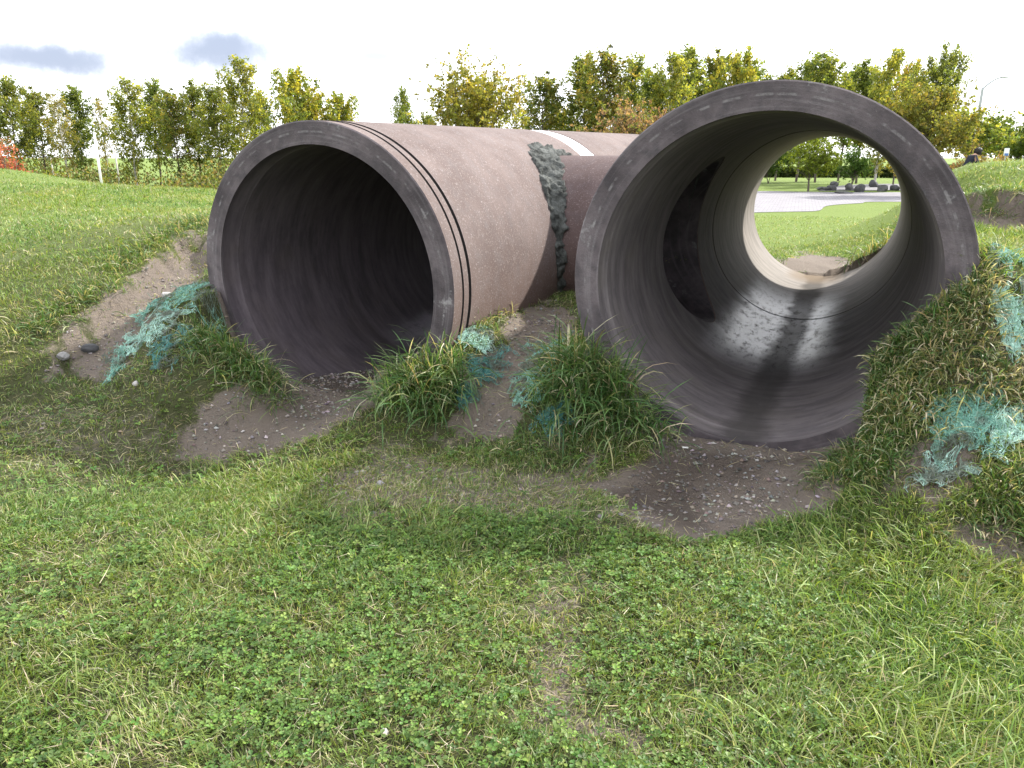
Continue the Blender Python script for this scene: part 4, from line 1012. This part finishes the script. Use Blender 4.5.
# weeds beneath the left row
PU = [(.10, .11, .03), (.17, .15, .06), (.06, .09, .025), (.22, .18, .09), (.12, .15, .03)]
ub = []
for i in range(90):
    px = rng.uniform(-60, 330); Y = rng.uniform(33, 48); x = at0(px, Y, .5); H = rng.uniform(.3, 1.7) * (.5 + vnoise(px * .04, 3.3))
    n = 170; c = np.array([x, Y, 0]) + rng.normal(0, 1, (n, 3)) * np.array([.9, .6, .0]) + np.stack([0 * np.zeros(n), np.zeros(n), rng.uniform(0, H, n)], 1)
    e1 = rng.normal(0, 1, (n, 3)) + [0, 0, 1]; e1 /= np.linalg.norm(e1, axis=1)[:, None]; e2 = np.cross(e1, rng.normal(0, 1, (n, 3))); e2 /= np.linalg.norm(e2, axis=1)[:, None]
    V = np.stack([c - e1 * .09, c + e2 * .045, c + e1 * .09, c - e2 * .045], 1).reshape(-1, 3)
    ub.append((V, np.arange(n * 4).reshape(-1, 4), None, np.repeat(pick(np.array(PU), n, .2), 4, 0)))
s_ = merge(ub); tag(obj('undergrowth', np_mesh('undergrowth', s_[0], quads=s_[1], mats=[M_LEAF], cols=s_[3])), 'weedy undergrowth beneath the left row of trees', kind='stuff')
# clipped hedge on the right
def hedge(x0, x1, Y0, Y1, h, label):
    n = 9000; t = rng.random(n); c = np.stack([x0 + (x1 - x0) * t, Y0 + (Y1 - Y0) * t + rng.uniform(-.5, .5, n), rng.random(n) ** .6 * h], 1); cen = np.array([(x0 + x1) / 2, (Y0 + Y1) / 2, 0])
    e1 = rng.normal(0, 1, (n, 3)); e1 /= np.linalg.norm(e1, axis=1)[:, None]; e2 = np.cross(e1, rng.normal(0, 1, (n, 3))); e2 /= np.linalg.norm(e2, axis=1)[:, None]
    V = np.stack([c - e1 * .16, c + e2 * .1, c + e1 * .16, c - e2 * .1], 1).reshape(-1, 3) - cen
    o = obj('hedge', np_mesh('hedge', V, quads=np.arange(n * 4).reshape(-1, 4), mats=[M_LEAF], cols=np.repeat(pick(np.array(DG), n, .2) * .9, 4, 0)), loc=cen); return tag(o, label, 'hedge')
hedge(at0(900, 62), at0(1075, 62), 62, 64, 1.0, 'low dark clipped hedge across the lawn at right')
hedge(at0(735, 66), at0(905, 66), 66, 64, .8, 'low dark hedge behind the trunks seen through the pipe')

# white post and stakes among the left trees
def post(name, px, py_top, Y, r0, label, cat, mat, group=None):
    x = at0(px, Y, 1.5); z0 = hz(x, Y); zt = CAMH + (157.3 - py_top) / F * Y
    bm = bmesh.new(); h = zt - z0
    bmesh.ops.create_cone(bm, cap_ends=True, segments=16, radius1=r0, radius2=r0 * .9, depth=h, matrix=Matrix.Translation((0, 0, h / 2)))
    for f in bm.faces: f.smooth = len(f.verts) == 4
    me = bpy.data.meshes.new('post'); bm.to_mesh(me); bm.free(); me.materials.append(mat)
    root = empty(name, (x, Y, z0)); obj('pole', me, root)
    bm = bmesh.new(); bmesh.ops.create_uvsphere(bm, u_segments=14, v_segments=8, radius=r0 * 1.05); bmesh.ops.scale(bm, vec=(1, 1, .45), verts=bm.verts); bmesh.ops.translate(bm, vec=(0, 0, h), verts=bm.verts)
    me = bpy.data.meshes.new('cap'); bm.to_mesh(me); bm.free(); me.materials.append(mat); obj('cap', me, root)
    return tag(root, label, cat, group)
MW = simple('white_paint', (.72, .72, .72), .5, 20, .06)
post('white_post', 98, 135, 31, .048, 'tall white post standing among the left trees', 'post', MW)
post('tree_stake', 116, 150, 38, .04, 'thin pale stake right of the white post', 'stake', M_PALEBARK)
post('tree_stake', 51, 158, 40, .035, 'thin pale stake left of the white post', 'stake', M_PALEBARK)

# street lamp
YL = 82; xl = at0(975.5, YL, 4)
lamp = empty('street_lamp', (xl, YL, 0)); tag(lamp, 'tall grey street lamp with a curved arm above the far lawn', 'street lamp')
ML = simple('galvanised_grey', (.38, .40, .42), .5, 10, .1)
top = 9.4; arm = [(0, 0, top - 1.2)] + [(1.7 * s, 0, top - 1.2 + 1.05 * math.sin(s * 1.45)) for s in np.linspace(.06, 1, 9)]
v, q = tube([np.array([0, 0, z]) for z in np.linspace(0, top - 1.2, 6)], np.linspace(.19, .13, 6), 10)
obj('pole', np_mesh('pole', v, quads=q, mats=[ML], smooth=True), lamp)
v, q = tube([np.array(a) for a in arm], np.linspace(.09, .07, len(arm)), 8); obj('arm', np_mesh('arm', v, quads=q, mats=[ML], smooth=True), lamp)
bm = bmesh.new(); bmesh.ops.create_uvsphere(bm, u_segments=16, v_segments=10, radius=1); bmesh.ops.scale(bm, vec=(.48, .2, .12), verts=bm.verts)
for v_ in bm.verts:
    if v_.co.z < -.02: v_.co.z = -.02 - (abs(v_.co.z) - .02) * .4
bmesh.ops.translate(bm, vec=(2.0, 0, top - 1.2 + 1.05), verts=bm.verts)
me = bpy.data.meshes.new('lamp_head'); bm.to_mesh(me); bm.free(); me.materials.append(ML); obj('lamp_head', me, lamp)
bm = bmesh.new(); bmesh.ops.create_cube(bm, size=1); bmesh.ops.scale(bm, vec=(.34, .34, .12), verts=bm.verts); bmesh.ops.translate(bm, vec=(0, 0, .06), verts=bm.verts); bmesh.ops.bevel(bm, geom=bm.edges[:], offset=.02, segments=2, affect='EDGES')
me = bpy.data.meshes.new('base_plate'); bm.to_mesh(me); bm.free(); me.materials.append(ML); obj('base_plate', me, lamp)

# small sign
def boxmesh(name, dims, loc, mat, bev=.01):
    bm = bmesh.new(); bmesh.ops.create_cube(bm, size=1); bmesh.ops.scale(bm, vec=dims, verts=bm.verts); bmesh.ops.translate(bm, vec=loc, verts=bm.verts)
    bmesh.ops.bevel(bm, geom=bm.edges[:], offset=bev, segments=2, affect='EDGES'); me = bpy.data.meshes.new(name); bm.to_mesh(me); bm.free(); me.materials.append(mat); return me
sg = empty('small_sign', (at0(1005, 55, 1.5), 55, 0)); tag(sg, 'small white and blue sign on a post far off at right', 'sign')
v, q = tube([np.array([0, 0, z]) for z in (0, 1, 2.2)], [.035, .035, .035], 8); obj('post', np_mesh('post', v, quads=q, mats=[ML], smooth=True), sg)
obj('panel', boxmesh('panel', (.36, .03, .5), (0, -.045, 1.95), simple('sign_white', (.75, .77, .8), .5, 5, .05)), sg)
obj('panel', boxmesh('panel', (.26, .03, .16), (0, -.07, 1.78), simple('sign_blue', (.08, .16, .42), .5, 5, .05), .005), sg)

# ------------------------------------------------------------------ person, bending behind the bank
def skin(name, verts, edges, radii, mat, parent, levels=2):
    me = bpy.data.meshes.new(name); me.from_pydata(verts, edges, []); o = bpy.data.objects.new(name, me); COL.objects.link(o)
    md = o.modifiers.new('s', 'SKIN'); 
    for v, r in zip(me.skin_vertices[0].data, radii): v.radius = r if isinstance(r, tuple) else (r, r)
    me.skin_vertices[0].data[0].use_root = True
    ss = o.modifiers.new('u', 'SUBSURF'); ss.levels = levels; ss.render_levels = levels
    dg = bpy.context.evaluated_depsgraph_get(); m2 = bpy.data.meshes.new_from_object(o.evaluated_get(dg)); bpy.data.objects.remove(o)
    m2.materials.clear(); m2.materials.append(mat); m2.polygons.foreach_set('use_smooth', np.ones(len(m2.polygons), bool)); m2.name = name
    return obj(name, m2, parent)
YP = 31; pe = empty('person', (at0(966, YP, 1.4), YP, hz(at0(966, YP, 1.4), YP))); tag(pe, 'person in a dark jacket and white shirt bending forward behind the grassy bank', 'person')
MS = simple('skin_tone', (.45, .28, .2), .6, 20, .08); MJ = simple('navy_cloth', (.015, .018, .03), .9, 40, .3); MSh = simple('white_cloth', (.75, .75, .78), .85, 40, .06); MT_ = simple('dark_trousers', (.05, .05, .06), .9, 40, .2); MH = simple('black_hair', (.012, .01, .009), .6, 60, .4)
pe.scale = (1.13, 1.13, 1.13)
# facing +x (to the right), standing and bent forward at the hips
J = dict(pel=(0, 0, .95), sp=(.08, 0, 1.15), ch=(.16, 0, 1.36), nk=(.27, 0, 1.49), hd=(.36, 0, 1.56), hp=(.42, 0, 1.60),
         sl=(.18, .17, 1.42), el=(.30, .22, 1.16), wl=(.46, .14, 1.02), hl=(.54, .10, 1.0), sr=(.18, -.17, 1.42), er=(.30, -.22, 1.16), wr=(.46, -.14, 1.02), hr=(.54, -.10, 1.0),
         ll=(0, .1, .9), kl=(.05, .11, .5), al=(-.02, .11, .09), tl=(.14, .12, .04), lr=(0, -.1, .9), kr=(.03, -.11, .5), ar=(-.06, -.11, .09), tr=(.1, -.12, .04))
ks = list(J); ix = {k: i for i, k in enumerate(ks)}
ed = [('pel', 'sp'), ('sp', 'ch'), ('ch', 'nk'), ('nk', 'hd'), ('hd', 'hp'), ('ch', 'sl'), ('sl', 'el'), ('el', 'wl'), ('wl', 'hl'), ('ch', 'sr'), ('sr', 'er'), ('er', 'wr'), ('wr', 'hr'), ('pel', 'll'), ('ll', 'kl'), ('kl', 'al'), ('al', 'tl'), ('pel', 'lr'), ('lr', 'kr'), ('kr', 'ar'), ('ar', 'tr')]
rad = dict(pel=.14, sp=.125, ch=.14, nk=.055, hd=.10, hp=.085, sl=.065, el=.045, wl=.032, hl=.035, sr=.065, er=.045, wr=.032, hr=.035, ll=.09, kl=.065, al=.045, tl=.035, lr=.09, kr=.065, ar=.045, tr=.035)
skin('body', [J[k] for k in ks], [(ix[a], ix[b]) for a, b in ed], [rad[k] for k in ks], MS, pe)
jk = ['pel', 'sp', 'ch', 'sl', 'el', 'wl', 'sr', 'er', 'wr']; ji = {k: i for i, k in enumerate(jk)}
skin('jacket', [J[k] for k in jk], [(ji[a], ji[b]) for a, b in ed if a in ji and b in ji], [rad[k] + .03 for k in jk], MJ, pe)
skin('shirt', [(.20, 0, 1.0), (.27, 0, 1.2), (.31, 0, 1.37), (.31, 0, 1.45)], [(0, 1), (1, 2), (2, 3)], [.09, .10, .095, .06], MSh, pe)
tk = ['pel', 'll', 'kl', 'al', 'lr', 'kr', 'ar']; ti = {k: i for i, k in enumerate(tk)}
skin('trousers', [J[k] for k in tk], [(ti[a], ti[b]) for a, b in ed if a in ti and b in ti], [rad[k] + .02 for k in tk], MT_, pe)
bm = bmesh.new(); bmesh.ops.create_uvsphere(bm, u_segments=20, v_segments=14, radius=.135)
for v_ in bm.verts:
    v_.co *= 1 + .08 * mnoise.noise(v_.co * 30)
    if v_.co.x > .06 and v_.co.z < .03: v_.co.x = .06 + (v_.co.x - .06) * .2
bmesh.ops.translate(bm, vec=(.36, 0, 1.61), verts=bm.verts); me = bpy.data.meshes.new('hair'); bm.to_mesh(me); bm.free(); me.materials.append(MH); obj('hair', me, pe)

# ------------------------------------------------------------------ camera, sun, sky
cam = bpy.data.cameras.new('camera'); co = bpy.data.objects.new('camera', cam); COL.objects.link(co)
co.location = (0, 0, CAMH); co.rotation_euler = (math.pi / 2 - PIT, 0, 0); cam.sensor_width = 36; cam.lens = F / 1024 * 36; cam.clip_end = 4000; cam.clip_start = .05
sc.camera = co
SUN_AZ = math.radians(60); SUN_EL = math.radians(39)
sl = bpy.data.lights.new('sun', 'SUN'); sl.energy = 3.4; sl.angle = math.radians(2.0); sl.color = (1, .95, .87)
so = bpy.data.objects.new('sun', sl); COL.objects.link(so)
dirv = Vector((math.sin(SUN_AZ) * math.cos(SUN_EL), math.cos(SUN_AZ) * math.cos(SUN_EL), math.sin(SUN_EL)))
so.rotation_euler = dirv.to_track_quat('Z', 'Y').to_euler(); so.location = (20, 10, 20)
w = bpy.data.worlds.new('World'); sc.world = w; w.use_nodes = True; nt = w.node_tree; nt.nodes.clear(); g = NT(nt)
sky = g.n('ShaderNodeTexSky', sky_type='NISHITA', sun_disc=False, sun_elevation=SUN_EL, sun_rotation=SUN_AZ, air_density=1.0, dust_density=1.5, ozone_density=1.0)
tc = g.n('ShaderNodeTexCoord').outputs['Generated']
sx = g.n('ShaderNodeSeparateXYZ'); g.l(tc, sx.inputs[0]); X, Y, Z = sx.outputs
az = g.math('ARCTAN2', X, Y); el = g.math('ARCSINE', Z)
wob = g.noise(tc, 12, 7, .65, 'Color'); sw = g.n('ShaderNodeSeparateColor'); g.l(wob, sw.inputs[0])
cloud = g.mix(g.rng(g.noise(tc, 2.2, 6, .55), .35, .7), (8.6, 8.8, 9.4), (9.8, 9.8, 10.0))
def dirpx(px, py):
    r = ray(px, py); return math.atan2(r[0], r[1]), math.asin(r[2] / np.linalg.norm(r))
for px, py, sxp, syp, amt in [(52, 58, 54, 15, 1.0), (218, 52, 56, 17, 1.0), (376, 56, 22, 5.5, .8)]:
    a0, e0 = dirpx(px, py)
    u = g.math('DIVIDE', g.math('ADD', g.math('SUBTRACT', az, a0), g.math('MULTIPLY', g.math('SUBTRACT', sw.outputs[0], .5), .11 if px < 300 else .012)), sxp / F)
    v = g.math('DIVIDE', g.math('ADD', g.math('SUBTRACT', el, e0), g.math('MULTIPLY', g.math('SUBTRACT', sw.outputs[1], .5), .05 if px < 300 else .004)), syp / F)
    d = g.math('ADD', g.math('MULTIPLY', u, u), g.math('MULTIPLY', v, v))
    cloud = g.mix(g.math('MULTIPLY', g.rng(d, .05, 1.7, 1, 0), amt * .95), cloud, (1.75, 2.0, 2.75) if px < 300 else (2.0, 2.6, 2.9))
col = g.mix(.88, sky.outputs[0], cloud)
bg = g.n('ShaderNodeBackground'); bg.inputs['Strength'].default_value = .1; g.l(col, bg.inputs['Color'])
wo = g.n('ShaderNodeOutputWorld'); g.l(bg.outputs[0], wo.inputs[0])
vs = sc.view_settings; vs.view_transform = 'Standard'; vs.look = 'None'; vs.gamma = 1; vs.exposure = 1.42
sc.cycles.max_bounces = 7; sc.cycles.diffuse_bounces = 4; sc.cycles.transmission_bounces = 4; sc.cycles.transparent_max_bounces = 8
sc.cycles.use_denoising = True; sc.cycles.caustics_reflective = False; sc.cycles.caustics_refractive = False
